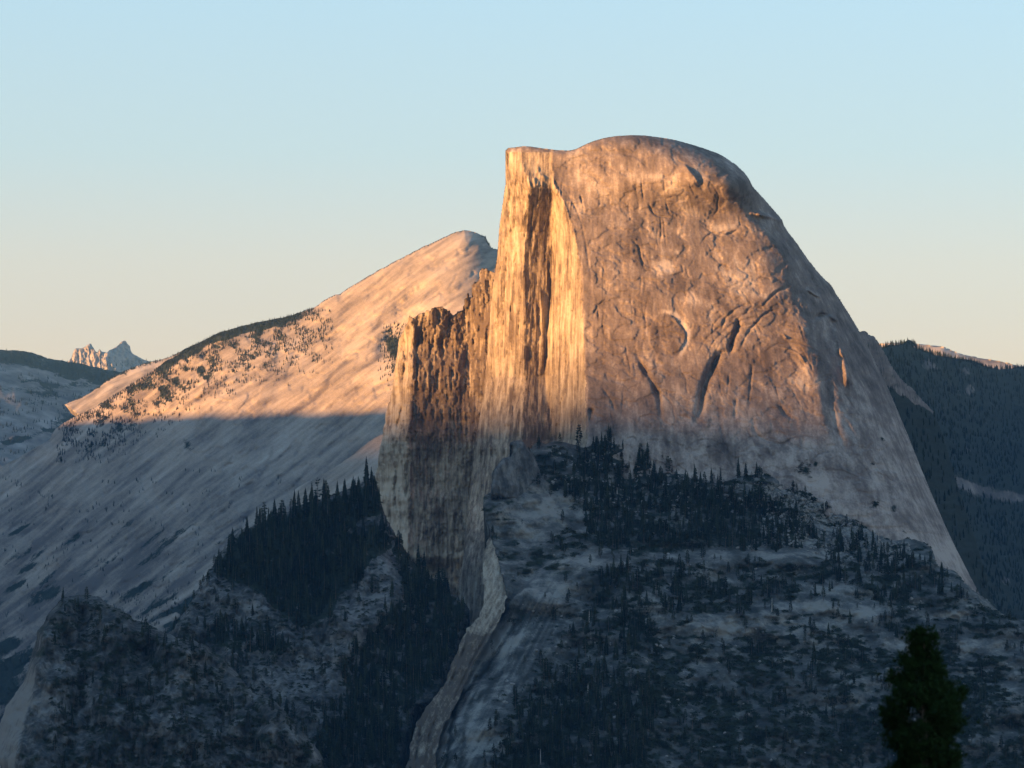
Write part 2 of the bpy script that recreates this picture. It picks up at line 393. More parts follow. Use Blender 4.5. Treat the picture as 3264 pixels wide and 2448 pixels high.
    u = PX - fan * (PY - 500) * 0.55
    A += dome * (5 * fbm(PX / 300, PY / 260, 2, 0) + 0.8 * fbm(u / 34, PD / 120, 3, 2) + 0.22 * fbm(PX / 10, PY / 10, 3, 4) + 0.35 * fbm(u / 9, PD / 50, 3, 6))
    for sc_, am_, k_ in ((150, 0.25, 0),):     # thin exfoliation sheets ending in crisp curved edges
        f_ = fbm(PX / sc_ + 0.4 * fbm(PX / 60, PY / 60, 2, 5), PY / (sc_ * .8), 3, k_) * 4; A += dome * am_ * (np.floor(f_) + sstep(0.86, 1.0, f_ - np.floor(f_)))
    pd = panels(u + 0.3 * PY, PY - 0.2 * PX, 46, 60, 6); A += dome * 0.9 * pd * sstep(1050, 1350, PY); tone += dome * 0.05 * pd
    sh = fbm(PX / 120, PY / 75, 4, 4, True)
    A += dome * 1.6 * sstep(0.5, 0.7, sh)
    tone += dome * (0.26 * fbm(PX / 100, PY / 100, 4, 1) + 0.26 * fbm((PX * .75 + PY * .65) / 130, (PY * .75 - PX * .65) / 38, 4, 3) + 0.10 * fbm(u / 12, PD / 120, 3, 5)) - dome * 0.02
    tone += dome * lowdome * 0.26  # colour lightened to lift the shade on the lower dome
    # pale scars and dark stains that show in the rock
    for (x, y, sx, sy, a) in [(2125, 845, 22, 16, .45), (2100, 860, 60, 25, .22), (2310, 725, 28, 16, .5), (2290, 740, 50, 22, .2), (2190, 800, 45, 60, .12),
                              (1850, 560, 55, 45, .28), (1880, 640, 40, 30, .22), (2170, 660, 22, 16, .22), (2080, 560, 40, 14, .2), (2250, 650, 20, 10, .3), (2380, 920, 70, 22, .15),
                              (2062, 1060, 5, 24, .3), (2200, 950, 60, 30, .2), (2310, 880, 80, 24, .28), (2060, 905, 30, 20, .2), (2420, 940, 60, 16, .22), (1965, 700, 40, 30, .15), (2150, 800, 50, 14, .25)]:
        rr = ((PX - x) / sx)**2 + ((PY - y) / sy)**2
        tone += a * np.exp(-rr) * (1 + 0.6 * fbm(PX / 18, PY / 14, 3, 2))
    for (x, y, sx, sy, a) in [(2260, 870, 60, 60, -.14), (2000, 900, 60, 120, -.05), (2430, 1100, 60, 120, -.06), (2330, 1150, 60, 90, -.05)]:
        tone += a * np.exp(-((PX - x) / sx)**2 - ((PY - y) / sy)**2)
    # the detached oval flake
    flk = smooth([(2068, 1065), (2078, 1030), (2095, 1008), (2125, 1003), (2150, 1012), (2166, 1034), (2184, 1058), (2184, 1085), (2170, 1108), (2160, 1130), (2130, 1136), (2095, 1128), (2072, 1100), (2068, 1065)], 6, 0.8)
    bb = np.nonzero((PX > 2000) & (PX < 2260) & (PY > 940) & (PY < 1200))
    d = near(PX[bb], PY[bb], flk, True)[0] * np.where(inside(PX[bb], PY[bb], flk), 1, -1)
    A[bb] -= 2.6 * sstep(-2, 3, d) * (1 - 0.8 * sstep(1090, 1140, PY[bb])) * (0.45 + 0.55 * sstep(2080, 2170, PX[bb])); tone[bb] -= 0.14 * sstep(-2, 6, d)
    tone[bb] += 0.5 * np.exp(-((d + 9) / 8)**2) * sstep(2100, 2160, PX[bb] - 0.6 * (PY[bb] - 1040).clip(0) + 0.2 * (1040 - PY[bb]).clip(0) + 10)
    G = lambda p, w, a: groove(A, PX, PY, p, w * 0.8, a * (0.36 if w < 7 else (0.5 if w < 20 else 0.9)))
    def C(p, w=1.9, a=2.2, dk=0.16):
        groove(A, PX, PY, p, w, a * 0.6); groove(tone, PX, PY, p, w * 1.15, -dk)
    L = lambda p, w, dc, a: ledge(A, PX, PY, p, w, dc, a)
    G([(2352, 1020), (2346, 1060), (2336, 1085), (2326, 1122)], 8, 26)
    G([(2320, 1118), (2290, 1135), (2268, 1180), (2245, 1230), (2232, 1300), (2222, 1340)], 13, 30)
    G([(2350, 1020), (2395, 980), (2370, 1000)], 4, 5)
    G([(2480, 985), (2440, 1000), (2410, 1030), (2385, 1060), (2362, 1105)], 4, 9)
    G([(2505, 918), (2470, 935), (2430, 975), (2410, 985)], 4, 9)
    G([(2380, 970), (2340, 990), (2310, 1020), (2300, 1050)], 4, 8)
    G([(2398, 1160), (2392, 1220), (2388, 1300)], 4, 7); G([(2345, 1270), (2342, 1330)], 5, 8); G([(2325, 1190), (2318, 1260)], 3, 5)
    G([(2068, 650), (2085, 680), (2110, 690), (2150, 692)], 3.5, 7); G([(2105, 690), (2108, 740), (2104, 780)], 3, 4)
    G([(2015, 765), (2035, 785), (2042, 815), (2055, 860)], 4, 7); G([(1850, 618), (1855, 645), (1862, 670)], 3, 7)
    G([(2030, 1130), (2050, 1170), (2080, 1220), (2096, 1260), (2110, 1330)], 8, 13); G([(1990, 1180), (2010, 1200), (2040, 1215)], 6, 6)
    G([(1920, 1235), (1945, 1270), (1960, 1310)], 5, 7); G([(2120, 1390), (2136, 1440), (2160, 1490)], 6, 8); G([(1885, 1300), (1880, 1345)], 9, 14)
    G([(2400, 1340), (2410, 1380), (2440, 1400), (2490, 1415), (2530, 1400)], 6, 9); G([(2480, 1290), (2510, 1325), (2535, 1338)], 7, 12)
    G([(2560, 1390), (2555, 1420), (2535, 1470)], 5, 7); G([(2440, 1430), (2460, 1455), (2475, 1440)], 5, 8)
    G([(2240, 720), (2290, 750), (2330, 745), (2355, 735)], 4, 6); G([(1800, 600), (1850, 700), (1880, 860), (1885, 900)], 4, 3)
    G([(2690, 1340), (2720, 1390), (2745, 1440)], 9, 9); G([(2680, 1120), (2700, 1200), (2705, 1280)], 7, 9); G([(2295, 1350), (2310, 1420), (2330, 1500)], 6, 8)
    for i in range(46):      # smaller cracks down the dome
        x = rng.uniform(1900, 2700); y = rng.uniform(560, 1450); ln = rng.uniform(25, 90); f = (x - 1900) / 1500 + rng.normal(0, .2)
        if x > interp(np.array([y]), [(430, 2100), (600, 2350), (900, 2600), (1400, 2850)])[0] - 60: continue
        G([(x, y), (x + f * ln * .5 + rng.normal(0, 4), y + ln * .5), (x + f * ln, y + ln)], rng.uniform(2.2, 3.6), rng.uniform(0.8, 2.4))
    for (x, y, r_, a0, a1) in [(2420, 1180, 150, 200, 290), (2425, 1190, 180, 195, 285), (2440, 1230, 240, 205, 280), (2330, 1060, 60, 150, 260), (2520, 1210, 120, 230, 330), (2130, 790, 90, 20, 110), (2290, 800, 60, 200, 330), (2210, 640, 80, 300, 400), (2560, 1480, 90, 200, 300), (2420, 1500, 110, 210, 320), (2250, 1480, 80, 220, 330), (2640, 1500, 60, 190, 290), (2060, 1330, 90, 290, 380), (2160, 1300, 110, 280, 350), (1960, 1020, 70, 180, 250), (2300, 560, 90, 290, 350), (2010, 1090, 60, 200, 260)]:
        C([(x + r_ * (1 + .06 * math.sin(t * 3)) * math.cos(R(t_)), y + r_ * math.sin(R(t_))) for t, t_ in enumerate(np.linspace(a0, a1, 7))], 2.1, 1.9, .12)
    for i in range(70):
        x = rng.uniform(1895, 2760); y = rng.uniform(500, 1560); ln = rng.uniform(25, 120); f = (x - 1930) / 1300 + rng.normal(0, .16); cv = rng.normal(0, .05)
        if x > np.interp(y, [430, 600, 900, 1400], [2150, 2330, 2580, 2860]) - 30: continue
        C([(x + f * ln * t + cv * ln * math.sin(3.1 * t) + rng.normal(0, .7), y + ln * t) for t in (0, .25, .5, .75, 1)], rng.uniform(1.5, 2.3), rng.uniform(.8, 2.2), rng.uniform(.05, .2))
    for i in range(14):
        x = rng.uniform(1900, 2680); y = rng.uniform(620, 1560); ln = rng.uniform(18, 60)
        if x > np.interp(y, [430, 600, 900, 1400], [2150, 2330, 2580, 2860]) - 50: continue
        C([(x + ln * t, y - ln * .35 * math.sin(3.1 * t) + ln * t * rng.normal(.1, .1)) for t in (0, .3, .6, 1)], 2.0, rng.uniform(1, 3), .14)
    # ledges that catch the last light near the right-hand rim
    for p, w, a in [([(2398, 680), (2440, 688), (2470, 697), (2494, 706)], 5, -13), ([(2642, 1003), (2656, 1012), (2670, 1026)], 5, -13), ([(2600, 1014), (2620, 1002), (2640, 1004)], 5, 10), ([(2572, 922), (2592, 934), (2612, 946)], 3.5, -8),
                    ([(2664, 1045), (2672, 1085), (2684, 1130), (2698, 1190), (2706, 1250)], 9, -15), ([(2494, 1064), (2510, 1080)], 3.5, -6), ([(2430, 735), (2490, 800), (2540, 870)], 16, -6), ([(2720, 1180), (2760, 1280), (2800, 1380)], 14, -6), ([(2780, 1300), (2840, 1440), (2890, 1560)], 12, -5),
                    ([(2640, 1220), (2650, 1330), (2700, 1450)], 12, 7), ([(2740, 1400), (2800, 1520), (2870, 1640)], 9, 5), ([(2450, 700), (2520, 790), (2580, 880), (2630, 960)], 5, 5)]:
        groove(A, PX, PY, p, w, a)
    L([(2180, 520), (2215, 560), (2235, 590)], 4, 30, -8)
    # ribs
    G([(2540, 990), (2562, 1090), (2585, 1180), (2610, 1280), (2640, 1380)], 34, -7); G([(2480, 1105), (2520, 1115), (2552, 1135), (2575, 1180)], 4, -8)
    pass
    pass
    G([(1722, 925), (1727, 1000), (1729, 1080), (1725, 1160), (1722, 1190)], 6, -18); G([(1706, 960), (1710, 1040), (1708, 1110)], 3, -7); G([(1742, 800), (1744, 880), (1741, 930)], 3, -6)
    # wall seams
    for p, w, a in [([(1622, 755), (1618, 790), (1612, 850), (1608, 960), (1604, 1080)], 3.5, 9), ([(1812, 1110), (1808, 1150), (1806, 1210)], 3, 8), ([(1628, 560), (1625, 640)], 3, 5),
                    ([(1700, 640), (1692, 700), (1690, 760)], 3.5, 7), ([(1662, 900), (1660, 1010)], 3, 5), ([(1575, 1310), (1570, 1400), (1568, 1500), (1560, 1620)], 3.5, 7),
                    ([(1480, 1700), (1462, 1800), (1450, 1900)], 4, 8), ([(1535, 1500), (1520, 1640), (1505, 1760)], 4, 6), ([(1780, 1340), (1765, 1400), (1770, 1420)], 4, 8)]:
        G(p, w, a)
    for i in range(120):
        y = rng.uniform(560, 1760); l_ = np.interp(y, [500, 900, 1500], [1612, 1565, 1500]); x = rng.uniform(l_ + 12, 1845); ln = rng.uniform(40, 160)
        G([(x, y), (x - ln * .05, y + ln * .5), (x - ln * .09, y + ln)], rng.uniform(2, 3), rng.uniform(1.5, 4) * rng.choice([-1, 1]))
    # lit block faces under the cap
    for (x, y) in [(1715, 540), (1722, 560), (1730, 565), (1704, 575), (1706, 590), (1728, 585), (1735, 570), (1715, 585)]:
        G([(x, y - 9), (x, y + 9)], 4.5, -9)
    # pale triangular slab at the foot
    sp = np.array([(1562, 1710), (1578, 1740), (1600, 1830), (1612, 1870), (1612, 1930), (1560, 2030), (1545, 2010), (1543, 1900), (1538, 1800), (1550, 1740)], float)
    bb = np.nonzero((PX > 1480) & (PX < 1680) & (PY > 1650) & (PY < 2080)); i_ = inside(PX[bb], PY[bb], sp)
    d = near(PX[bb], PY[bb], sp, True)[0] * np.where(i_, 1, -1)
    tone[bb] += 0.42 * sstep(-4, 6, d); A[bb] -= 12 * sstep(-3, 4, d)
    tone += 0.22 * sstep(1980, 2100, PY) * wall
    # pale stripe along the wall's foot
    dd = near(PX, PY, smooth([(1300, 1770), (1400, 1850), (1450, 1860), (1490, 1930)], 12))[0]
    tone += 0.25 * np.exp(-(dd / 14)**2)
    veg = np.zeros(PX.shape)
    for (x, y, s) in [(2565, 1500, 26), (2440, 1590, 0), (2790, 1610, 14), (2810, 1400, 12), (2600, 1480, 12), (2850, 1620, 20)]:
        if s: veg += 0.6 * np.exp(-((PX - x) / s)**2 - ((PY - y) / (s * 1.2))**2)
    return Y + A, tone, veg
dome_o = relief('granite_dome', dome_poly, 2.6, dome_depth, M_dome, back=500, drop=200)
dome_o['kind'] = 'structure'; dome_o['label'] = 'great half-round granite dome with a sheer golden wall on its left side'
print('dome', len(dome_o.data.polygons))
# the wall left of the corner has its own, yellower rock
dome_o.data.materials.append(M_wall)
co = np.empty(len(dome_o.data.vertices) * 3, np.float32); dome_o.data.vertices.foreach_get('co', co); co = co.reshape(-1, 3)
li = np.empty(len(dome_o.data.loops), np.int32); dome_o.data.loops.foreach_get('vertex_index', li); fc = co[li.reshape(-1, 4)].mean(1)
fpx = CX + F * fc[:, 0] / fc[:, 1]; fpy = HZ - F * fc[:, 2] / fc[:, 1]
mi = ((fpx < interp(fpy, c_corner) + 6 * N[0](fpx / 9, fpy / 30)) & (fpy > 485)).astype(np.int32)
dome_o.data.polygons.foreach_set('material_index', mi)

# ------------------------------------------------------------------ the broken buttress left of the wall
BT = [(1310, 1010), (1318, 1012), (1345, 1000), (1365, 992), (1385, 984), (1410, 980), (1430, 990), (1440, 1000), (1450, 1002), (1466, 985), (1474, 990), (1486, 950), (1490, 935), (1496, 948), (1506, 940), (1512, 905), (1524, 895), (1530, 865), (1545, 858), (1560, 862)]
BL = [(1200, 1560), (1196, 1520), (1205, 1470), (1215, 1410), (1226, 1350), (1236, 1300), (1250, 1245), (1258, 1180), (1266, 1130), (1272, 1080), (1286, 1052), (1298, 1030), (1302, 1012), (1306, 1004)]
bl_ = smooth(BL, 6, 3.0); bt_ = smooth(BT, 4, 6.0)
butt_poly = np.concatenate([bl_, bt_, [(1640, 900), (1600, 1500), (1560, 2010), (1430, 2010), (1320, 1900), (1240, 1750)]])
def butt_depth(PX, PY):
    k = np.full(PX.shape, 1.0); st = PX[0, 1] - PX[0, 0]
    e1 = interp(PY, [(1000, 1316), (1200, 1314), (1400, 1300), (1900, 1300)]) + 3 * N[0](PX * 0, PY / 20)
    k += 1.6 * (1 - sstep(-3, 3, PX - e1)) - 1.2 * np.exp(-((PX - e1 - 10) / 8)**2)
    wide = fbm(PX / 55, (PY + 60 * fbm(PX / 50, PY / 120, 2, 7) + 0.5 * PX) / 200, 3, 2)
    k += -0.9 * sstep(0, 10, PX - e1) * (1 - sstep(1470, 1520, PX)) + 1.3 * wide
    Y = 4330 - np.cumsum(k, 1) * st * 0.43
    Y -= Y[:, -1:] ; Y += 4330
    PW = PY + 40 * fbm(PX / 30, PY / 80, 3, 7) + 0.5 * PX
    p1, p2 = panels(PX, PY, 18, 60, 2), panels(PX, PY, 9, 26, 5)
    A = 2.4 * p1 + 1.4 * p2 + 4.2 * fbm(PX / 30, PW / 110, 5, 0) + 2.4 * fbm(PX / 12, PW / 26, 4, 3) + 3 * fbm(PX / 9, PW / 110, 3, 5) + 2.2 * fbm(PX / 7, PY / 9, 3, 1)
    Y += roll(PX, PY, np.concatenate([bl_, bt_]), 7, 7) - 0.05 * (PY - 1000).clip(0)
    for sc_, am_, k_ in ((20, 1.2, 2), (11, 0.7, 5)):
        f_ = fbm(PX / sc_, PW / (sc_ * 3.5), 3, k_) * 4; A += am_ * (np.floor(f_) + sstep(0.8, 1.0, f_ - np.floor(f_)))
    for p, w, a in [([(1283, 1280), (1270, 1350), (1262, 1430)], 4, 12), ([(1290, 1150), (1284, 1220)], 3, 7), ([(1268, 1480), (1260, 1560), (1268, 1640)], 4, 12), ([(1420, 1340), (1410, 1420)], 7, -6),
                    ([(1300, 1470), (1296, 1600)], 4, 10), ([(1460, 1560), (1450, 1700)], 5, 9), ([(1380, 1500), (1375, 1640)], 6, 9)]:
        groove(A, PX, PY, p, w, a)
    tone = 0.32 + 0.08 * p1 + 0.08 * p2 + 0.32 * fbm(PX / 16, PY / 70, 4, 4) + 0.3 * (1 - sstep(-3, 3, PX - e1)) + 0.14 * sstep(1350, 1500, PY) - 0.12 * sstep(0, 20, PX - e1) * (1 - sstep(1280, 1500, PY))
    dd = near(PX, PY, smooth([(1290, 1730), (1340, 1800), (1400, 1850), (1450, 1860)], 12))[0]
    tone += 0.35 * np.exp(-(dd / 12)**2)
    for x, y, sx, sy, a in [(1440, 1360, 14, 22, .3), (1455, 1345, 28, 6, .25), (1420, 1400, 8, 40, .15)]: tone += a * np.exp(-((PX - x) / sx)**2 - ((PY - y) / sy)**2)
    veg = 0.30 * sstep(0.15, 0.5, fbm(PX / 22, PY / 16, 4, 6)) * (1 - sstep(1100, 1400, PY)) + 0.4 * sstep(960, 990, 1990 - PY) * (1 - sstep(1000, 1050, PY)) * 0.6
    return Y + A, tone, veg
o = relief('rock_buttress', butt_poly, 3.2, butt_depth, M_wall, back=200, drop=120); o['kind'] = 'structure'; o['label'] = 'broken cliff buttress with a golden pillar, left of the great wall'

# ------------------------------------------------------------------ the long bare slab mountain behind
CT = [(160, 1400), (170, 1375), (200, 1350), (250, 1322), (300, 1300), (350, 1268), (400, 1235), (450, 1205), (490, 1180), (530, 1150), (560, 1135), (600, 1108), (650, 1084), (700, 1060), (760, 1042), (830, 1026), (900, 1012), (960, 994), (1010, 975), (1030, 960), (1060, 944), (1068, 938), (1078, 938), (1100, 925), (1150, 894), (1200, 866), (1250, 838), (1300, 812), (1350, 786), (1400, 764), (1440, 744), (1465, 736), (1490, 735), (1515, 741), (1535, 750), (1548, 756), (1552, 768), (1560, 780), (1572, 790), (1600, 800)]
ct = smooth(CT, 6, 1.6)
cr_poly = np.concatenate([[(-1500, 2150), (-700, 1740), (-80, 1515), (0, 1490), (90, 1440)], ct, [(1700, 900), (1700, 1500), (1400, 2100), (900, 2480), (-1500, 2700)]])
def cr_depth(PX, PY):
    # distance below the crest
    Y0_ = 0; cy = crest(PX, [(-1500, 2150), (-700, 1740), (-80, 1515), (159, 1402)] + CT)
    h = (PY - cy).clip(0)
    Y = 8300 - 0.25 * (PX - 160) * 1.0 - 1.9 * h * (1 - 0.00025 * h) + 0
    Y += roll(PX, PY, ct, 40, 90)
    # local axes: u down the fall line (down-left), v across
    a = R(38); u = -(PX) * math.cos(a) + PY * math.sin(a); v = PX * math.sin(a) + PY * math.cos(a)
    A = 34 * fbm(v / 210, u / 380, 3, 0) + 9 * fbm(v / 60, u / 200, 4, 2) + 2.6 * fbm(v / 18, u / 90, 3, 4) + 1.4 * fbm(v / 9, u / 24, 3, 6)
    sh = fbm(v / 90, u / 200, 4, 5, True); A += 7 * sstep(0.5, 0.65, sh)
    tone = 0.44 + 0.30 * fbm(v / 70, u / 260, 4, 1) + 0.20 * fbm(v / 14, u / 150, 3, 3) + 0.10 * fbm(PX / 9, PY / 9, 3, 2)
    dk_ = sstep(1380, 1900, PY - 0.10 * PX); tone = tone - 0.20 * dk_ + (0.22 * dk_ + .05) * fbm(v / 34, u / 240, 4, 5)  # colour darkened downward to deepen the shade on the lower slope
    veg = np.zeros(PX.shape)
    # dwarf forest down the left crest and its outcrops
    lf = (1 - sstep(880, 1060, PX))
    vb = 0.95 * lf * (1 - sstep(14, 44, h + 14 * fbm(PX / 60, PY / 30, 3, 1))) * sstep(430, 560, PX)
    vb2 = lf * 0.60 * (1 - sstep(110, 230, h)) * sstep(-0.25, 0.3, fbm(PX / 50, PY / 32, 5, 2) + 0.3 * fbm(PX / 9, PY / 7, 2, 6))
    veg = np.maximum(veg, np.maximum(vb, vb2 * sstep(200, 300, PX)))
    # shrubs low down
    veg = np.maximum(veg, 0.56 * sstep(-0.05, 0.4, fbm(v / 30, u / 190, 4, 3)) * sstep(1380, 1750, PY))
    for i in range(70):
        x = rng.uniform(150, 1400); y = np.interp(x, [160, 1500], [1420, 780]) + rng.uniform(20, 620); ln = rng.uniform(60, 260); th = R(rng.normal(38, 7)); bw = rng.normal(0, .08)
        pts_ = [(x - ln * t * math.cos(th) + bw * ln * math.sin(3 * t), y + ln * t * math.sin(th) + bw * ln * math.sin(3 * t)) for t in (0, .25, .5, .75, 1)]
        groove(A, PX, PY, pts_, 4.5, rng.uniform(2, 6)); groove(tone, PX, PY, pts_, 5, -rng.uniform(.05, .2))
    pm = panels(v, u, 60, 150, 3); A += 3 * pm; tone += 0.05 * pm
    for p, w, amp in [([(1370, 905), (1320, 940), (1280, 975), (1240, 1000)], 13, 30), ([(1330, 1010), (1290, 1040), (1240, 1080), (1220, 1150)], 26, 38), ([(1100, 1040), (1060, 1070), (1020, 1085)], 8, 12),
                      ([(1310, 980), (1250, 1020), (1200, 1040)], 9, 16), ([(1240, 1240), (1190, 1265)], 8, 14), ([(700, 1090), (660, 1120), (640, 1150)], 9, 18), ([(600, 1340), (640, 1360), (600, 1400)], 14, 16)]:
        groove(A, PX, PY, p, w, amp)
    for x, y, sx, sy, vv in [(1260, 1110, 34, 60, .85), (1265, 1180, 26, 50, .6), (640, 1180, 22, 20, .8), (560, 1215, 24, 26, .7), (520, 1260, 20, 14, .7), (600, 1420, 40, 36, .5), (700, 1560, 50, 34, .35),
                             (90, 1810, 50, 12, .8), (60, 1690, 60, 10, .8), (50, 1870, 60, 14, .8), (160, 1890, 50, 26, .8), (330, 1920, 30, 20, .6), (440, 1880, 90, 20, .75), (560, 1950, 120, 26, .9), (20, 2060, 60, 30, .9), (0, 2200, 90, 60, .95), (240, 1500, 40, 12, .35), (300, 1600, 60, 20, .3)]:
        aa = R(-30); dx = PX - x; dy = PY - y; e = ((dx * math.cos(aa) + dy * math.sin(aa)) / sx)**2 + ((-dx * math.sin(aa) + dy * math.cos(aa)) / sy)**2
        veg = np.maximum(veg, vv * np.exp(-e))
    veg = np.maximum(veg, 0.8 * sstep(1880, 2060, PY + 0.35 * (PX - 300)) * sstep(-0.25, 0.2, fbm(v / 45, u / 200, 3, 7)))
    for x0_, y0_, x1_, y1_, w in [(470, 1970, 380, 2000, 7), (560, 1960, 500, 1990, 9), (690, 1800, 560, 1920, 9), (640, 1870, 480, 1960, 7)]:
        d = near(PX, PY, [(x0_, y0_), (x1_, y1_)])[0]; tone += 0.3 * np.exp(-(d / w)**2); veg -= 0.9 * np.exp(-(d / w)**2)
    return Y + A, tone, veg.clip(0)
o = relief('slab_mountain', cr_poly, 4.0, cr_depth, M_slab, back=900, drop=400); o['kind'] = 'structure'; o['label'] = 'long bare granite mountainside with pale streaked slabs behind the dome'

# pale slab tongue between the spur and the wall
tg = np.concatenate([smooth([(940, 1560), (980, 1535), (1030, 1510), (1080, 1480), (1130, 1445), (1180, 1405), (1215, 1385), (1260, 1370)], 8, 1.0), [(1320, 1600), (1200, 1700), (940, 1620)]])
def tongue_depth(PX, PY):
    a = R(35); u = -PX * math.cos(a) + PY * math.sin(a); v = PX * math.sin(a) + PY * math.cos(a)
    Y = 4900 - 1.2 * (PY - 1400 + 0.6 * (PX - 1240)) + roll(PX, PY, tg[:40], 16, 20) + 5 * fbm(v / 14, u / 90, 3, 2) + 8 * fbm(v / 50, u / 150, 3, 1)
    return Y, 0.52 + 0.25 * fbm(v / 9, u / 100, 3, 3), 0.3 * sstep(.1, .4, fbm(PX / 20, PY / 14, 3, 2))
o = relief('slab_tongue', tg, 4, tongue_depth, M_slab, back=200, drop=100); o['kind'] = 'structure'; o['label'] = 'pale tilted slab between the forested spur and the wall'

# ------------------------------------------------------------------ far country
def far_fn(y_top, slope_h, slope_x, x_ref, skyl, amp=40, vegf=None, tone0=0.45, base=None):
    xs_ = [p[0] for p in skyl]; ys_ = [p[1] for p in skyl]
    def f(PX, PY):
        h = (PY - crest(PX, list(zip(xs_, ys_)))).clip(0)
        Y = y_top - slope_h * h + slope_x * (PX - x_ref) + amp * fbm(PX / 90, PY / 60, 4, 2) + amp * 0.25 * fbm(PX / 16, PY / 14, 3, 4) + roll(PX, PY, np.array(skyl, float), 16, 40)
        t = tone0 + 0.25 * fbm(PX / 60, PY / 30, 4, 1)
        return Y, t, (vegf(PX, PY, h) if vegf else 0 * PX)
    return f
def far_land(name, skyl, below, step, mat, fn, label, back=900, drop=500, rough=1.4):
    s = smooth(skyl, 5, rough); o = relief(name, np.concatenate([s, below]), step, fn, mat, back=back, drop=drop); o['kind'] = 'structure'; o['label'] = label; return o
sk = [(-1500, 1150), (-1000, 1090), (-500, 1120), (-80, 1108), (0, 1115), (60, 1118), (100, 1124), (150, 1140), (200, 1150), (260, 1160), (330, 1176), (380, 1186), (430, 1200), (520, 1210)]
far_land('far_hill', sk, [(600, 1260), (400, 1520), (-1500, 1900)], 6, M_far,
         far_fn(12500, 4, 0.75, 0, sk, 26, lambda x, y, h: (0.62 * (1 - sstep(38, 60, h)) + 0.5 * np.exp(-((y - 1245 + 0.06 * x) / 16)**2) + 0.5 * sstep(-0.02, 0.3, fbm(x / 90, y / 26, 4, 3)) + 0.5 * np.exp(-((y - 1390 + .35 * (x - 100)) / 16)**2))), 'hazy wooded hill at the far left')
sk = [(205, 1290), (250, 1270), (290, 1250), (315, 1232), (342, 1212), (380, 1192), (420, 1172), (470, 1156), (520, 1144), (560, 1128), (620, 1100), (700, 1085)]
far_land('pale_hill', sk, [(740, 1200), (600, 1330), (260, 1330)], 5, M_far, far_fn(10000, 5, -0.4, 300, sk, 40, lambda x, y, h: 0.55 * np.exp(-(h / 6)**2) + 0.45 * sstep(0.1, 0.4, fbm(x / 30, y / 20, 3, 2)) + 0.6 * sstep(50, 62, h), 0.62), 'pale bare hill beside the wooded crest', back=150, drop=10)
sk = [(2760, 1110), (2800, 1096), (2860, 1092), (2900, 1095), (2960, 1100), (3010, 1106), (3040, 1120), (3080, 1132), (3130, 1142), (3190, 1152), (3230, 1162), (3290, 1178), (3350, 1185), (3500, 1170), (3800, 1205), (4300, 1190), (5200, 1250)]
far_land('far_lit_ridge', sk, [(5200, 1500), (2760, 1500)], 5, M_far, far_fn(12500, 4, -1.2, 3000, sk, 40, lambda x, y, h: 0.42 * sstep(0.0, 0.4, fbm(x / 24, y / 12, 3, 2)), 0.62), 'far bare ridge in last sunlight at the right')
sk = [(2740, 1110), (2800, 1108), (2830, 1100), (2860, 1100), (2882, 1092), (2893, 1083), (2904, 1084), (2912, 1096), (2924, 1108), (2950, 1118), (2985, 1132), (3040, 1140), (3100, 1150), (3160, 1172), (3210, 1176), (3264, 1168), (3350, 1160), (3500, 1178), (3700, 1230), (4000, 1250), (4400, 1330), (5000, 1420)]
def rhv(x, y, h):
    v = 0.72 + 0.25 * fbm(x / 60, y / 40, 3, 1) + 0 * h
    d = near(x, y, smooth([(2900, 1480), (2950, 1492), (3010, 1520), (3080, 1545), (3150, 1570), (3210, 1582), (3300, 1590)], 10))[0]
    v = v - 0.75 * np.exp(-(d / 15)**2) * (0.7 + 0.8 * fbm(x / 18, y / 12, 3, 3))
    for px_, py_, s in [(2900, 1080, 0), (2960, 1165, 26), (3080, 1180, 16), (3090, 1240, 16), (3210, 1850, 14)]:
        if s: v = v - 0.35 * np.exp(-((x - px_) / s)**2 - ((y - py_) / s)**2)
    return v
far_land('wooded_hill', sk, [(5000, 2500), (2740, 2500)], 6, M_far, far_fn(6900, 2.2, 4.2, 2750, sk, 60, rhv, 0.25), 'blue shaded wooded hill right of the dome')
sk = [(2715, 1075), (2735, 1062), (2748, 1055), (2760, 1056), (2772, 1068), (2784, 1072), (2794, 1084), (2802, 1094), (2822, 1130), (2850, 1178), (2880, 1215), (2910, 1240), (2940, 1275), (2965, 1300), (2980, 1318)]
far_land('rock_rib', sk, [(3010, 1400), (3050, 1540), (3110, 1720), (3180, 1960), (2800, 1960), (2715, 1200)], 4, M_dome, far_fn(5100, 0.6, 2.6, 2715, sk, 25, lambda x, y, h: np.maximum(0.38 + 0.25 * fbm(x / 26, y / 26, 3, 2), 0.9 * sstep(-8, 14, y - np.interp(x, [2780, 2850, 2900, 2975, 3200], [1190, 1240, 1270, 1312, 1330]) + 10 * fbm(x / 20, y / 20, 2, 4))), 0.36), 'dark rocky rib behind the right edge of the dome', back=500, drop=60)
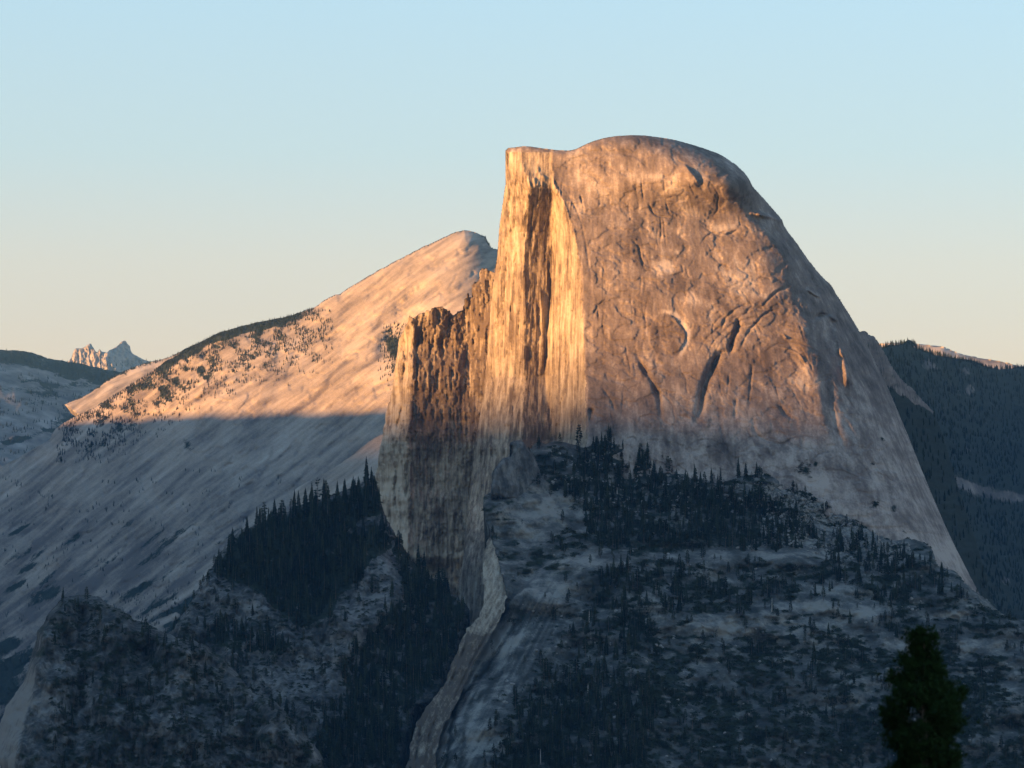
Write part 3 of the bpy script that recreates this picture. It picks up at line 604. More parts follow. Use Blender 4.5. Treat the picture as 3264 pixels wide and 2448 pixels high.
# twin spires
def spire(name, skyl, below, Y0, lean, label):
    s = smooth(skyl, 3, 0.9)
    rg = [p for p in skyl]
    def f(PX, PY):
        Y = Y0 + lean * (PX - np.mean([p[0] for p in skyl])) * 1.7 + 70 * fbm(PX / 14, PY / 34, 4, 2) + 25 * fbm(PX / 5, PY / 12, 3, 1) + roll(PX, PY, s, 6, 50) - 4 * (PY - 1090)
        return Y, 0.75 + 0.2 * fbm(PX / 10, PY / 10, 3, 3), 0.0 * PX + 0.42 * sstep(1138, 1150, PY) 
    o = relief(name, np.concatenate([s, below]), 2.0, f, M_far, back=500, drop=500); o['kind'] = 'structure'; o['label'] = label
spire('rock_peak', [(200, 1160), (222, 1148), (236, 1118), (243, 1110), (257, 1111), (266, 1108), (280, 1099), (287, 1095), (294, 1103), (304, 1118), (310, 1122), (317, 1113), (324, 1120), (336, 1122), (346, 1130), (356, 1150), (370, 1172)], [(360, 1200), (210, 1190)], 17000, -0.9, 'sunlit jagged peak on the far left horizon')
spire('rock_peak', [(335, 1135), (342, 1122), (362, 1110), (378, 1100), (386, 1090), (398, 1086), (406, 1094), (414, 1104), (417, 1116), (424, 1126), (440, 1136), (462, 1147), (480, 1152)], [(480, 1200), (350, 1200)], 17200, 3.4, 'shaded pointed peak on the far left horizon, the right one of two')

# ------------------------------------------------------------------ shoulder below the dome (right foreground slope)
ST = [(1545, 1650), (1540, 1610), (1548, 1575), (1600, 1570), (1650, 1500), (1690, 1430), (1715, 1408), (1740, 1412), (1780, 1405), (1830, 1418), (1870, 1425), (1905, 1398), (1935, 1375), (1960, 1395), (2000, 1382), (2040, 1378), (2080, 1402), (2105, 1430), (2110, 1448), (2090, 1452), (2110, 1478), (2150, 1484), (2180, 1486), (2215, 1510), (2250, 1530), (2300, 1538), (2345, 1520), (2380, 1515), (2450, 1515), (2500, 1535), (2560, 1552), (2610, 1560), (2640, 1590), (2680, 1625), (2740, 1665), (2790, 1700), (2850, 1725), (2900, 1715), (2965, 1745), (2990, 1800), (3040, 1820), (3100, 1880), (3140, 1905), (3200, 1960), (3264, 1975), (3350, 1990), (3600, 2080), (4000, 2180), (4600, 2380)]
SLf = [(1345, 2500), (1362, 2440), (1376, 2360), (1384, 2290), (1398, 2225), (1440, 2165), (1510, 2095), (1545, 2040), (1580, 1985), (1608, 1940), (1613, 1900), (1608, 1860), (1596, 1815), (1577, 1750), (1562, 1690)]
st_ = smooth(ST, 5, 2.5); slf = smooth(SLf, 6, 1.5)
sh_poly = np.concatenate([slf, st_, [(4600, 2700), (3350, 2500)]])
DENSE = [np.array(p, float) for p in [
    [(1830, 1500), (1880, 1415), (1960, 1400), (2060, 1395), (2100, 1470), (2200, 1530), (2330, 1570), (2470, 1600), (2560, 1650), (2560, 1740), (2400, 1765), (2250, 1750), (2080, 1760), (1960, 1760), (1870, 1720), (1860, 1640), (1800, 1570)],
    [(1900, 1810), (2080, 1830), (2250, 1855), (2450, 1860), (2560, 1860), (2750, 1830), (3000, 1830), (3080, 1900), (2900, 1930), (2600, 1900), (2480, 1890), (2380, 1940), (2200, 1950), (2080, 1980), (2060, 2060), (1930, 2150), (1830, 2100), (1880, 1930)],
    [(1640, 2250), (1740, 2160), (1880, 2150), (2060, 2170), (2100, 2260), (2060, 2470), (1600, 2470)],
    [(2560, 1690), (2750, 1720), (2960, 1790), (3060, 1850), (2900, 1850), (2650, 1800)]]]
BARE = [(2460, 1770, 110, 16), (2140, 1772, 36, 9), (2650, 1880, 60, 22), (2260, 1765, 60, 14), (2560, 1930, 90, 16), (2750, 1950, 50, 20), (1900, 1790, 60, 22), (1720, 1640, 90, 60), (1700, 1700, 60, 40), (2900, 2050, 80, 22), (3150, 2060, 90, 24), (1760, 1880, 80, 40), (1600, 2080, 50, 80), (1500, 2300, 60, 120), (2300, 2000, 90, 20), (3020, 1960, 60, 12)]
def densef(PX, PY):
    d = np.zeros(PX.shape)
    wx = PX + 26 * fbm(PX / 50, PY / 40, 3, 3); wy = PY + 18 * fbm(PX / 50, PY / 40, 3, 5)
    gap = fbm(PX / 34, PY / 22, 3, 7)
    for i_, p in enumerate(DENSE): d = np.maximum(d, inside(wx, wy, p) * ((gap > -.30) * 1.0 if i_ == 0 else (gap > (-.25 if i_ == 2 else -.02)) * .9))
    return d
def sh_depth(PX, PY):
    ty = np.interp(PX, [p[0] for p in ST], [p[1] for p in ST])
    Y = 3330 + (2448 - PY) * 0.66 + 0.0 * PX
    Y += 0.10 * (PX - 1900).clip(0) + 0.3 * (PX - 3300).clip(0)
    Y += 70 * fbm(PX / 420, PY / 200, 3, 1)
    # the bench below the forest: flat top then a step
    Y += 45 * (sstep(1800, 1740, PY) - 0.5) * sstep(1850, 2000, PX) * 1.0
    # left rim falls away as a smooth steep slab
    dl_ = near(PX, PY, slf[slf[:, 1] > 1930])[0]
    u = np.clip(1 - dl_ / 240, 0, 1); Y += 85 * u**2.2 * sstep(1890, 2030, PY)
    Y += roll(PX, PY, st_, 26, 26)
    A = 16 * fbm(PX / 90, PY / 45, 4, 2) + 5 * fbm(PX / 30, PY / 14, 4, 4) + 1.6 * fbm(PX / 9, PY / 7, 3, 6)
    slab = (1 - sstep(120, 260, dl_)) * sstep(1800, 1950, PY)
    a = R(62); uu = -PX * math.cos(a) + PY * math.sin(a); vv = PX * math.sin(a) + PY * math.cos(a)
    A = A * (1 - 0.75 * slab) + slab * (6 * fbm(vv / 14, uu / 160, 4, 2) + 3 * fbm(vv / 6, uu / 70, 3, 5))
    # the dark crack separating the slab from the slope
    ledge(A, PX, PY, [(1800, 1760), (1740, 1800), (1690, 1850), (1640, 1905), (1600, 1960), (1560, 2040)], 7, 90, 20)
    tone = 0.46 + 0.26 * fbm(PX / 60, PY / 26, 4, 1) + slab * (-0.02 + 0.55 * fbm(vv / 10, uu / 140, 4, 3)) 
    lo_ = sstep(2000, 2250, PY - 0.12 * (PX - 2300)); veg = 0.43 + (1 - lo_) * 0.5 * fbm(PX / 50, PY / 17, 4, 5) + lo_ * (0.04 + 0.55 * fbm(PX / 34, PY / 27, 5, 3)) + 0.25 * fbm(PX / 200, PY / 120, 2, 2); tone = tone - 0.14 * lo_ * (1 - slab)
    veg = veg * (1 - 0.85 * slab) + 0.55 * slab * sstep(.2, .5, fbm(vv / 12, uu / 90, 3, 1))
    rb = sstep(1935, 1985, PY); wv = dl_ + 8 * N[1](PX / 30, PY / 30)
    tone += 0.42 * rb * (1 - sstep(34, 50, wv)) * (1 + .5 * fbm(vv / 8, uu / 60, 3, 2)); A += rb * 9 * np.exp(-((wv - 54) / 5)**2); tone -= rb * 0.4 * np.exp(-((wv - 56) / 8)**2) + rb * 0.3 * np.exp(-((wv - 100) / 6)**2) * sstep(2040, 2120, PY)
    dn = densef(PX, PY); veg = np.maximum(veg, dn * 0.52)
    bare = np.zeros(PX.shape)
    for x, y, sx, sy in BARE: bare = np.maximum(bare, np.exp(-((PX - x) / sx)**2 - ((PY - y) / sy)**2))
    veg -= 0.5 * bare; tone += 0.40 * bare
    # talus under the dome reads as broken pale blocks
    tal = sstep(2440, 2560, PX) * (1 - sstep(2780, 2900, PX)) * (1 - sstep(1740, 1790, PY)); tone += 0.1 * tal
    return Y + A, tone, veg.clip(0, 1)
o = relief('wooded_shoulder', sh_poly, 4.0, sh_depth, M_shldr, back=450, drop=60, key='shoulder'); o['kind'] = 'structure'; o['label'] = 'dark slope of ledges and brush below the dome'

# the dark fin of rock standing in front of the wall
fin = smooth([(1563, 1580), (1566, 1540), (1572, 1500), (1590, 1478), (1604, 1460), (1626, 1456), (1632, 1440), (1631, 1424), (1625, 1414), (1636, 1406), (1654, 1403), (1668, 1408), (1682, 1428), (1698, 1448), (1712, 1478), (1724, 1510), (1740, 1535), (1752, 1570), (1740, 1610), (1660, 1600), (1563, 1580)], 5, 1.2)
def fin_depth(PX, PY):
    Y = 3885 + 1.1 * (PX - 1640) * 0.4 + 0.15 * (1600 - PY) + 6 * fbm(PX / 26, PY / 40, 4, 2) + 2 * fbm(PX / 9, PY / 14, 3, 4) + roll(PX, PY, fin, 12, 14)
    return Y, 0.52 + 0.25 * fbm(PX / 20, PY / 24, 3, 1), 0.45 * sstep(1550, 1610, PY + 20 * fbm(PX / 20, PY / 20, 3, 1))
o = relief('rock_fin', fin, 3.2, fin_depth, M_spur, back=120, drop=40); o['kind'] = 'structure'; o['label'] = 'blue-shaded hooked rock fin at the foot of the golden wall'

# ------------------------------------------------------------------ spur left of the wall
PT = [(440, 2150), (470, 2110), (500, 2060), (540, 2020), (560, 1990), (600, 1930), (640, 1860), (680, 1800), (715, 1745), (740, 1715), (770, 1690), (830, 1668), (900, 1640), (960, 1610), (1020, 1590), (1080, 1570), (1130, 1550), (1170, 1530), (1192, 1528), (1206, 1560), (1214, 1600), (1228, 1640), (1248, 1680), (1280, 1735), (1320, 1790), (1350, 1820), (1390, 1850), (1440, 1890), (1492, 1935), (1490, 1975), (1470, 2040), (1450, 2100), (1425, 2170), (1385, 2236), (1325, 2262), (1304, 2340), (1284, 2420), (1272, 2500)]
pt = smooth(PT, 5, 3.0)
sp_poly = np.concatenate([pt, [(100, 2500), (250, 2200)]])
SDENSE = [np.array(p, float) for p in [
    [(690, 1830), (720, 1755), (780, 1700), (960, 1625), (1190, 1540), (1215, 1640), (1130, 1660), (1110, 1700), (1240, 1700), (1250, 1745), (1180, 1790), (1150, 1850), (1080, 1900), (1060, 1960), (960, 2000), (900, 1960), (830, 1890)],
    [(1245, 1690), (1330, 1810), (1480, 1935), (1470, 2020), (1400, 2160), (1290, 2270), (1260, 2480), (1000, 2480), (1010, 2330), (1110, 2260), (1080, 2120), (1180, 2020), (1290, 1900)],
    [(700, 2010), (900, 2040), (960, 2090), (800, 2080), (650, 2040)]]]
def sdense(PX, PY):
    d = np.zeros(PX.shape); wx = PX + 18 * fbm(PX / 40, PY / 40, 3, 2); wy = PY + 14 * fbm(PX / 40, PY / 40, 3, 6)
    gap = fbm(PX / 36, PY / 30, 3, 7)
    for i_, p in enumerate(SDENSE): d = np.maximum(d, inside(wx, wy, p) * (gap > (-.4 if i_ == 0 else -.12)))
    return d
def sp_depth(PX, PY):
    Y = 3380 + (2448 - PY) * 0.62 + 0.12 * (1100 - PX).clip(0)
    Y += 60 * fbm(PX / 300, PY / 260, 3, 3) + roll(PX, PY, pt, 24, 34)
    # the gully right of the grey slab
    g = near(PX, PY, smooth([(1250, 1740), (1290, 1900), (1200, 2040), (1110, 2140), (1090, 2300)], 14)); Y += 55 * sstep(-50, 50, g[0] * -g[3]) * np.exp(-(g[0] / 260)**2)
    A = 20 * fbm(PX / 70, PY / 60, 4, 1) + 7 * fbm(PX / 24, PY / 26, 4, 5) + 2.5 * fbm(PX / 9, PY / 10, 3, 3)
    tone = 0.42 + 0.3 * fbm(PX / 40, PY / 40, 4, 2)
    a = R(60); uu = -PX * math.cos(a) + PY * math.sin(a); vv = PX * math.sin(a) + PY * math.cos(a)
    sl = np.zeros(PX.shape)
    for x, y, sx, sy in [(1190, 1880, 60, 70), (1230, 1800, 26, 45), (1140, 1960, 60, 40), (1000, 2130, 110, 70), (900, 2170, 90, 70), (1100, 2040, 50, 40), (650, 1870, 50, 30), (790, 1930, 60, 30), (1130, 1600, 30, 24), (1140, 2110, 22, 26), (1340, 1950, 30, 40), (1230, 2160, 30, 40)]:
        sl = np.maximum(sl, np.exp(-((PX - x) / sx)**2 - ((PY - y) / sy)**2))
    tone += 0.28 * sl + sl * 0.25 * fbm(vv / 9, uu / 110, 3, 3)
    veg = 0.36 + 0.42 * fbm(PX / 44, PY / 34, 4, 4); veg = np.maximum(veg, 0.8 * sdense(PX, PY)) - 0.5 * sl
    d = near(PX, PY, smooth([(1280, 1930), (1220, 2000), (1130, 2060), (1040, 2140)], 12))[0]; tone += 0.2 * np.exp(-(d / 7)**2)
    return Y + A, tone, veg.clip(0, 1)
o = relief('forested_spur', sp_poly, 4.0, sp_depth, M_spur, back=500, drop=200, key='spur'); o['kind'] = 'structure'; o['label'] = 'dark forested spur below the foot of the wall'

# the narrow light rib that carries the cliff foot down to the valley
RB = [(1560, 1712), (1572, 1728), (1580, 1760), (1597, 1815), (1603, 1845), (1613, 1880), (1612, 1915), (1603, 1950), (1586, 1990), (1548, 2050), (1508, 2120), (1480, 2185), (1452, 2250), (1412, 2320), (1390, 2400), (1378, 2500), (1292, 2500), (1302, 2420), (1318, 2340), (1340, 2280), (1384, 2225), (1426, 2160), (1452, 2085), (1486, 2010), (1518, 1975), (1540, 1930), (1543, 1880), (1538, 1820), (1546, 1760), (1552, 1725), (1560, 1712)]
rbp = smooth(RB, 5, 4.5)
def rb_depth(PX, PY):
    cx_ = np.interp(PY, [1712, 1850, 1925, 1985, 2050, 2120, 2185, 2250, 2320, 2400, 2500], [1562, 1572, 1575, 1555, 1515, 1478, 1452, 1400, 1366, 1346, 1335])
    w_ = (PX - cx_) / 45.0
    Y = 3352 + (2448 - PY) * 0.64 + 0.5 * (cx_ - PX) * .36 + 6 * fbm(PX / 40, PY / 90, 3, 1)
    a = R(62); uu = -PX * math.cos(a) + PY * math.sin(a); vv = PX * math.sin(a) + PY * math.cos(a)
    p1, p2 = panels(vv, uu, 9, 70, 3), panels(vv, uu, 5, 26, 6)
    A = 1.6 * p1 + 0.9 * p2 + 2.5 * fbm(vv / 9, uu / 90, 4, 2)
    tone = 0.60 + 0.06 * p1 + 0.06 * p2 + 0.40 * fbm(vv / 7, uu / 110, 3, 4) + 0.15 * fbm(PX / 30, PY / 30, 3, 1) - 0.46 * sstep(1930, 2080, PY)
    for p in ([(1590, 1960), (1530, 2060), (1485, 2150), (1440, 2240)], [(1500, 2010), (1470, 2090), (1430, 2190)], [(1400, 2260), (1370, 2340), (1352, 2440)], [(1345, 2300), (1330, 2380), (1322, 2460)]):
        groove(A, PX, PY, p, 3.5, 7); groove(tone, PX, PY, p, 5, -.3)
    return Y + A, tone, 0.6 * sstep(.15, .5, fbm(PX / 22, PY / 18, 3, 5)) * sstep(2180, 2280, PY) * (w_ < 0)
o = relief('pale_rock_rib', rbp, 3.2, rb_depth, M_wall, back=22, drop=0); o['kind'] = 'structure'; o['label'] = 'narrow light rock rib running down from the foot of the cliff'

# near buttress, bottom left
QT = [(60, 2500), (30, 2470), (-20, 2400), (0, 2310), (20, 2250), (50, 2210), (85, 2150), (100, 2090), (115, 2040), (120, 2010), (140, 1985), (160, 1950), (190, 1920), (205, 1905), (235, 1895), (280, 1896), (320, 1905), (350, 1930), (390, 1945), (420, 1970), (460, 1985), (500, 2005), (560, 2030), (640, 2050), (720, 2110), (760, 2150), (800, 2200), (880, 2240), (960, 2330), (1020, 2400), (1040, 2500)]
qt = smooth(QT, 5, 3.5)
def q_depth(PX, PY):
    Y = 2950 + (2448 - PY) * 0.42 + 60 * fbm(PX / 200, PY / 200, 3, 5) + roll(PX, PY, qt, 36, 50)
    e = interp(PY, [(1900, 150), (2100, 130), (2200, 110), (2300, 75), (2448, 45), (2500, 40)]); Y += 1.4 * (e - PX).clip(0)
    A = 18 * fbm(PX / 60, PY / 60, 4, 2) + 7 * fbm(PX / 20, PY / 34, 4, 6) + 2 * fbm(PX / 8, PY / 10, 3, 3)
    tone = 0.40 + 0.3 * fbm(PX / 30, PY / 50, 4, 1)
    rim = 1 - sstep(-10, 14, PX - e + 8 * fbm(PX / 10, PY / 20, 3, 1)); tone += 0.5 * rim * sstep(2100, 2180, PY)
    veg = 0.40 + 0.42 * fbm(PX / 40, PY / 30, 4, 3) - 0.6 * rim * sstep(2080, 2160, PY)
    for x, y, sx, sy in [(300, 1985, 18, 40), (335, 2030, 12, 26), (190, 2130, 40, 20), (510, 2330, 30, 26), (560, 2290, 26, 18), (620, 2390, 40, 30), (150, 2240, 30, 50)]:
        g = np.exp(-((PX - x) / sx)**2 - ((PY - y) / sy)**2); tone += 0.3 * g; veg -= 0.3 * g
    return Y + A, tone, veg.clip(0, 1)
o = relief('near_buttress', np.concatenate([qt, [(500, 2520)]]), 4.0, q_depth, M_spur, back=500, drop=150, key='near'); o['kind'] = 'structure'; o['label'] = 'dark scrubby cliff buttress in the lower left corner'

# ------------------------------------------------------------------ ground and the country behind the viewer
def patch(name, xs, ys, zf, mat, label):
    X, Yy = np.meshgrid(xs, ys); Z = zf(X, Yy); V = np.stack([X, Yy, Z], -1).reshape(-1, 3)
    n, m = X.shape; i = np.arange(n * m).reshape(n, m)
    Fc = np.stack([i[:-1, :-1], i[:-1, 1:], i[1:, 1:], i[1:, :-1]], -1).reshape(-1, 4)
    me = mesh_from(name, V, Fc, mat, {'tone': np.full(len(V), .4), 'veg': np.full(len(V), .6)}); o = link(name, me); o['kind'] = 'structure'; o['label'] = label; return o
patch('valley_floor', np.linspace(-15000, 15000, 80), np.linspace(-15000, 20000, 80), lambda x, y: -1200 + 60 * fbm(x / 3000, y / 3000, 3), M_soil, 'deep valley floor far below the viewpoint')
te = math.tan(R(SUN_EL))
sh2 = -sdir[:2] / np.hypot(*sdir[:2]) * -1        # horizontal unit vector to the sun
th2 = np.array([-sh2[1], sh2[0]])
def ridge_land(name, s0, t0, t1, heightf, halfw, label):
    t = np.linspace(t0, t1, 160); w = np.linspace(-1, 1, 41)
    T, W = np.meshgrid(t, w); H = heightf(T) + 1200
    prof = (1 - np.abs(W)**1.3)
    Z = -1250 + H * prof + (1 - prof) * 40 * fbm(T / 300, W * 3, 3)
    S = s0 + W * halfw
    X = S * sh2[0] + T * th2[0]; Yy = S * sh2[1] + T * th2[1]
    V = np.stack([X, Yy, Z + 50 * prof**0.2 * 1.0], -1).reshape(-1, 3)
    n, m = T.shape; i = np.arange(n * m).reshape(n, m)
    Fc = np.stack([i[:-1, :-1], i[:-1, 1:], i[1:, 1:], i[1:, :-1]], -1).reshape(-1, 4)
    me = mesh_from(name, V, Fc, M_far, {'tone': np.full(len(V), .4), 'veg': np.full(len(V), .6)}); o = link(name, me); o['kind'] = 'structure'; o['label'] = label
def pos_st(px, py, Y):
    p = at(np.array(float(px)), np.array(float(py)), float(Y)); return float(p[:2] @ sh2), float(p[:2] @ th2), float(p[2])
S_R = 10500.0
s_, t_, z_ = pos_st(1750, 1215, 4150)
H1 = z_ + (S_R - s_) * te
ridge_land('shadow_ridge', S_R, -6000, 6000, lambda t: H1 + 20 * fbm(t / 500, t * 0, 4, 2), 1500, 'unseen ridge behind the viewpoint, shaped to cast the evening shadow')  # unseen ridge, its height and distance set to cast the evening shadow line
# unseen rim added out of frame to shade the foot of the slab mountain
s_, t_, z_ = pos_st(800, 1318, 7650); S_N = s_ + 3000
H2 = z_ + 3000 * te
ridge_land('shadow_rim', S_N, t_ - 1700, t_ + 1700, lambda t: H2 + 14 * fbm(t / 160, t * 0, 4, 3) - 500 * sstep(1200, 1700, np.abs(t - t_)), 700, 'unseen rim to the left, added to shade the slab mountain foot')
# slope just below the viewer, where the near pine is rooted
def near_z(x, y):
    return -3.0 - 0.125 * y.clip(0, 85) - 1.6 * (y - 85).clip(0, 2000) + 0.10 * (-y).clip(0, 400) + 0.5 * fbm(x / 12, y / 12, 3)
patch('viewpoint_slope', np.linspace(-180, 180, 60), np.concatenate([np.linspace(-400, 0, 20), np.linspace(6, 120, 40), np.linspace(150, 700, 10)]), near_z, M_soil, 'brushy slope falling away below the viewpoint')

# ------------------------------------------------------------------ air
def haze_box():
    x0, x1, y0, y1, z0, z1 = -15500, 15500, -15500, 20500, -1350, 1420
    V = [(x, y, z) for z in (z0, z1) for y in (y0, y1) for x in (x0, x1)]
    Fc = [(0, 2, 3, 1), (4, 5, 7, 6), (0, 1, 5, 4), (2, 6, 7, 3), (0, 4, 6, 2), (1, 3, 7, 5)]
    m = bpy.data.materials.new('haze_air'); m.use_nodes = True; nt = m.node_tree; nt.nodes.clear()
    out = nt.nodes.new('ShaderNodeOutputMaterial'); v = nt.nodes.new('ShaderNodeVolumePrincipled')
    v.inputs['Color'].default_value = (0.24, 0.58, 1.0, 1); v.inputs['Density'].default_value = HAZE; v.inputs['Anisotropy'].default_value = 0.0
    nt.links.new(v.outputs[0], out.inputs['Volume'])
    me = mesh_from('haze', V, Fc, m, smooth_sh=False); o = link('haze', me); o['kind'] = 'stuff'; o['label'] = 'thin blue evening haze filling the air'
haze_box()

# ------------------------------------------------------------------ trees
def ring(r, z, n=6, cx=0.0, cy=0.0, ph=0.0):
    return [(cx + r * math.cos(2 * math.pi * i / n + ph), cy + r * math.sin(2 * math.pi * i / n + ph), z) for i in range(n)]
def tube(levels, n=6):
    V = []; Fc = []
    for (x, y, z, r) in levels: V += ring(r, z, n, x, y)
    for l in range(len(levels) - 1):
        for i in range(n):
            a = l * n + i; b = l * n + (i + 1) % n
            Fc.append((a, b, b + n, a + n))
    return V, Fc
def conifer_parts(rnd, kind):
    """unit-height tree: trunk and crown mesh data"""
    V = []; Fc = []
    lean = rnd.uniform(-.02, .02), rnd.uniform(-.02, .02)
    if kind == 'fir': base, R0, pw, nw, gap = rnd.uniform(.04, .16), rnd.uniform(.14, .22), rnd.uniform(.7, .95), 20, .08
    elif kind == 'pine': base, R0, pw, nw, gap = rnd.uniform(.14, .30), rnd.uniform(.19, .27), .5, 15, .2
    else: base, R0, pw, nw, gap = rnd.uniform(.25, .45), rnd.uniform(.16, .24), .35, 9, .34
    for w in range(nw):
        t = w / (nw - 1); z = base + (0.985 - base) * t**0.92
        r = R0 * ((1 - t)**pw * 0.96 + 0.04) * (1 if t > .12 else .75 + 2 * t)
        nb = 7 if kind == 'fir' else 6
        for b in range(nb):
            if rnd.random() < gap: continue
            a = 2 * math.pi * (b + rnd.random() * .8) / nb + w; L = r * rnd.uniform(.6, 1.2)
            droop = (-.28 if kind == 'fir' else rnd.uniform(-.05, .25)) * L + (0.25 * L if t > .8 else 0)
            wd = L * rnd.uniform(.28, .42); zz = z + rnd.uniform(-.015, .015)
            c, s_ = math.cos(a), math.sin(a); x0, y0 = lean[0] * zz, lean[1] * zz
            def P(l, q, h): return (x0 + c * l - s_ * q, y0 + s_ * l + c * q, zz + h)
            k = len(V)
            V += [P(0, 0, .012), P(L * .55, wd, droop * .45 - .012), P(L, 0, droop), P(L * .55, -wd, droop * .45 - .012)]
            Fc.append((k, k + 1, k + 2, k + 3))
            k = len(V)
            V += [P(.1 * L, 0, .0), P(L * .5, .2 * wd, droop * .5 - .035), P(L * .95, 0, droop - .008), P(L * .6, 0, droop * .5 + .022)]
            Fc.append((k, k + 1, k + 2, k + 3))
    k = len(V); V += [(lean[0] - .008, lean[1], .95), (lean[0] + .008, lean[1], .95), (lean[0], lean[1] + .004, 1.0), (lean[0], lean[1] - .006, .96)]; Fc.append((k, k + 1, k + 2, k + 3))
    tv, tf = tube([(0, 0, -.05, .017), (lean[0] * .3, lean[1] * .3, .3, .012), (lean[0] * .7, lean[1] * .7, .7, .007), (lean[0], lean[1], .96, .002)], 6)
    return mesh_from('crown', V, Fc, M_needle, smooth_sh=False), mesh_from('trunk', tv, tf, M_bark)
KINDS = ['fir'] * 4 + ['pine'] * 3 + ['scraggly'] * 2
PROTO = [conifer_parts(random.Random(40 + i), k) for i, k in enumerate(KINDS)]
def joined(name, parts):
    import bmesh
    bm = bmesh.new(); mats = []
    for me in parts:
        k = len(bm.faces); bm.from_mesh(me); bm.faces.ensure_lookup_table()
        mats.append(me.materials[0])
        for f in list(bm.faces)[k:]: f.material_index = len(mats) - 1
    me = bpy.data.meshes.new(name); bm.to_mesh(me); bm.free()
    for m in mats: me.materials.append(m)
    return me
SRC = [bpy.data.objects.new('conifer_source', joined('conifer', [c, t])) for c, t in PROTO]

def scatter(name, P, scale, protos, idx, label, zs=None, rot=None):
    """one uncountable mass: every point carries one copy of a prototype"""
    n = len(P); me = bpy.data.meshes.new(name); me.vertices.add(n); me.vertices.foreach_set('co', np.asarray(P, np.float32).ravel())
    sc = np.stack([scale, scale, scale if zs is None else zs], -1).astype(np.float32)
    a = me.attributes.new('sc', 'FLOAT_VECTOR', 'POINT'); a.data.foreach_set('vector', sc.ravel())
    r = np.zeros((n, 3), np.float32); r[:, 2] = rng.uniform(0, 6.28, n)
    if rot is not None: r[:, :2] = rng.uniform(-rot, rot, (n, 2))
    a = me.attributes.new('ro', 'FLOAT_VECTOR', 'POINT'); a.data.foreach_set('vector', r.ravel())
    a = me.attributes.new('ix', 'INT', 'POINT'); a.data.foreach_set('value', np.asarray(idx, np.int32))
    o = link(name, me); o['kind'] = 'stuff'; o['label'] = label
    ng = bpy.data.node_groups.new(name, 'GeometryNodeTree')
    ng.interface.new_socket('Geometry', in_out='INPUT', socket_type='NodeSocketGeometry'); ng.interface.new_socket('Geometry', in_out='OUTPUT', socket_type='NodeSocketGeometry')
    gi = ng.nodes.new('NodeGroupInput'); go = ng.nodes.new('NodeGroupOutput'); jn = ng.nodes.new('GeometryNodeJoinGeometry')
    def attr(nm, ty):
        q = ng.nodes.new('GeometryNodeInputNamedAttribute'); q.data_type = ty; q.inputs['Name'].default_value = nm; return q.outputs['Attribute']
    s_, r_, i_ = attr('sc', 'FLOAT_VECTOR'), attr('ro', 'FLOAT_VECTOR'), attr('ix', 'INT')
    for k, po in enumerate(protos):
        if not np.any(np.asarray(idx) == k): continue
        ip = ng.nodes.new('GeometryNodeInstanceOnPoints'); oi = ng.nodes.new('GeometryNodeObjectInfo'); oi.inputs['Object'].default_value = po
        cp = ng.nodes.new('FunctionNodeCompare'); cp.data_type = 'INT'; cp.operation = 'EQUAL'; cp.inputs[3].default_value = k
        ng.links.new(i_, cp.inputs[2]); ng.links.new(gi.outputs[0], ip.inputs['Points']); ng.links.new(cp.outputs[0], ip.inputs['Selection'])
        ng.links.new(oi.outputs['Geometry'], ip.inputs['Instance']); ng.links.new(s_, ip.inputs['Scale']); ng.links.new(r_, ip.inputs['Rotation'])
        ng.links.new(ip.outputs[0], jn.inputs[0])
    ng.links.new(jn.outputs[0], go.inputs[0])
    md = o.modifiers.new('copies', 'NODES'); md.node_group = ng
    return o

def sample(n, box, dens, tries=60):
    out = []
    while sum(len(q) for q in out) < n and tries:
        tries -= 1
        x = rng.uniform(box[0], box[2], n * 2); y = rng.uniform(box[1], box[3], n * 2)
        k = rng.uniform(0, 1, n * 2) < dens(x, y); out.append(np.stack([x[k], y[k]], -1))
    return np.concatenate(out)[:n]
sh_in = lambda x, y: inside(x, y, sh_poly); sp_in = lambda x, y: inside(x, y, sp_poly); q_in = lambda x, y: inside(x, y, np.concatenate([qt, [(500, 2520)]]))
cands = []     # (point, height, kind index, region)
def add_trees(key, pts, hm, hs, kinds, region):
    P = on(key, pts[:, 0], pts[:, 1]); P[:, 2] -= 0.6
    for p in P: cands.append((p, max(6, hm * float(np.clip(np.exp(rng.normal(-.08, .3)), .4, 1.45))), int(rng.choice(kinds)), region))
def bare_k(x, y):
    b = 0 * x
    for bx, by, sx, sy in BARE: b = np.maximum(b, np.exp(-((x - bx) / sx)**2 - ((y - by) / sy)**2))
    return b
add_trees('shoulder', sample(1500, (1560, 1380, 3290, 2470), lambda x, y: densef(x, y) * sh_in(x, y)), 17, 5.5, [0, 1, 2, 3, 0, 2, 4, 5, 6, 8], 'slope')
add_trees('shoulder', sample(650, (1400, 1420, 3290, 2470), lambda x, y: sh_in(x, y) * (0.10 + 0.9 * (fbm(x / 90, y / 50, 3, 3) > 0.12)) * (1 - densef(x, y)) * (1 - bare_k(x, y)) * (0.25 + .75 * (near(x, y, slf)[0] > 170))), 13, 4, [3, 4, 5, 6, 4, 5, 6, 8], 'open')
add_trees('spur', sample(1150, (560, 1500, 1500, 2470), lambda x, y: sdense(x, y) * sp_in(x, y)), 21, 5.5, [0, 1, 2, 3, 0, 2, 4, 5, 8], 'spur')
add_trees('spur', sample(260, (440, 1500, 1500, 2470), lambda x, y: sp_in(x, y) * (1 - sdense(x, y)) * (fbm(x / 60, y / 50, 3, 4) > 0.0)), 15, 5, [3, 4, 5, 6, 7], 'spur')
add_trees('near', sample(240, (0, 1890, 1050, 2470), lambda x, y: q_in(x, y) * (x > 170) * (fbm(x / 60, y / 40, 3, 3) > 0.0)), 11, 3, [2, 3, 4, 5, 6, 7], 'near')
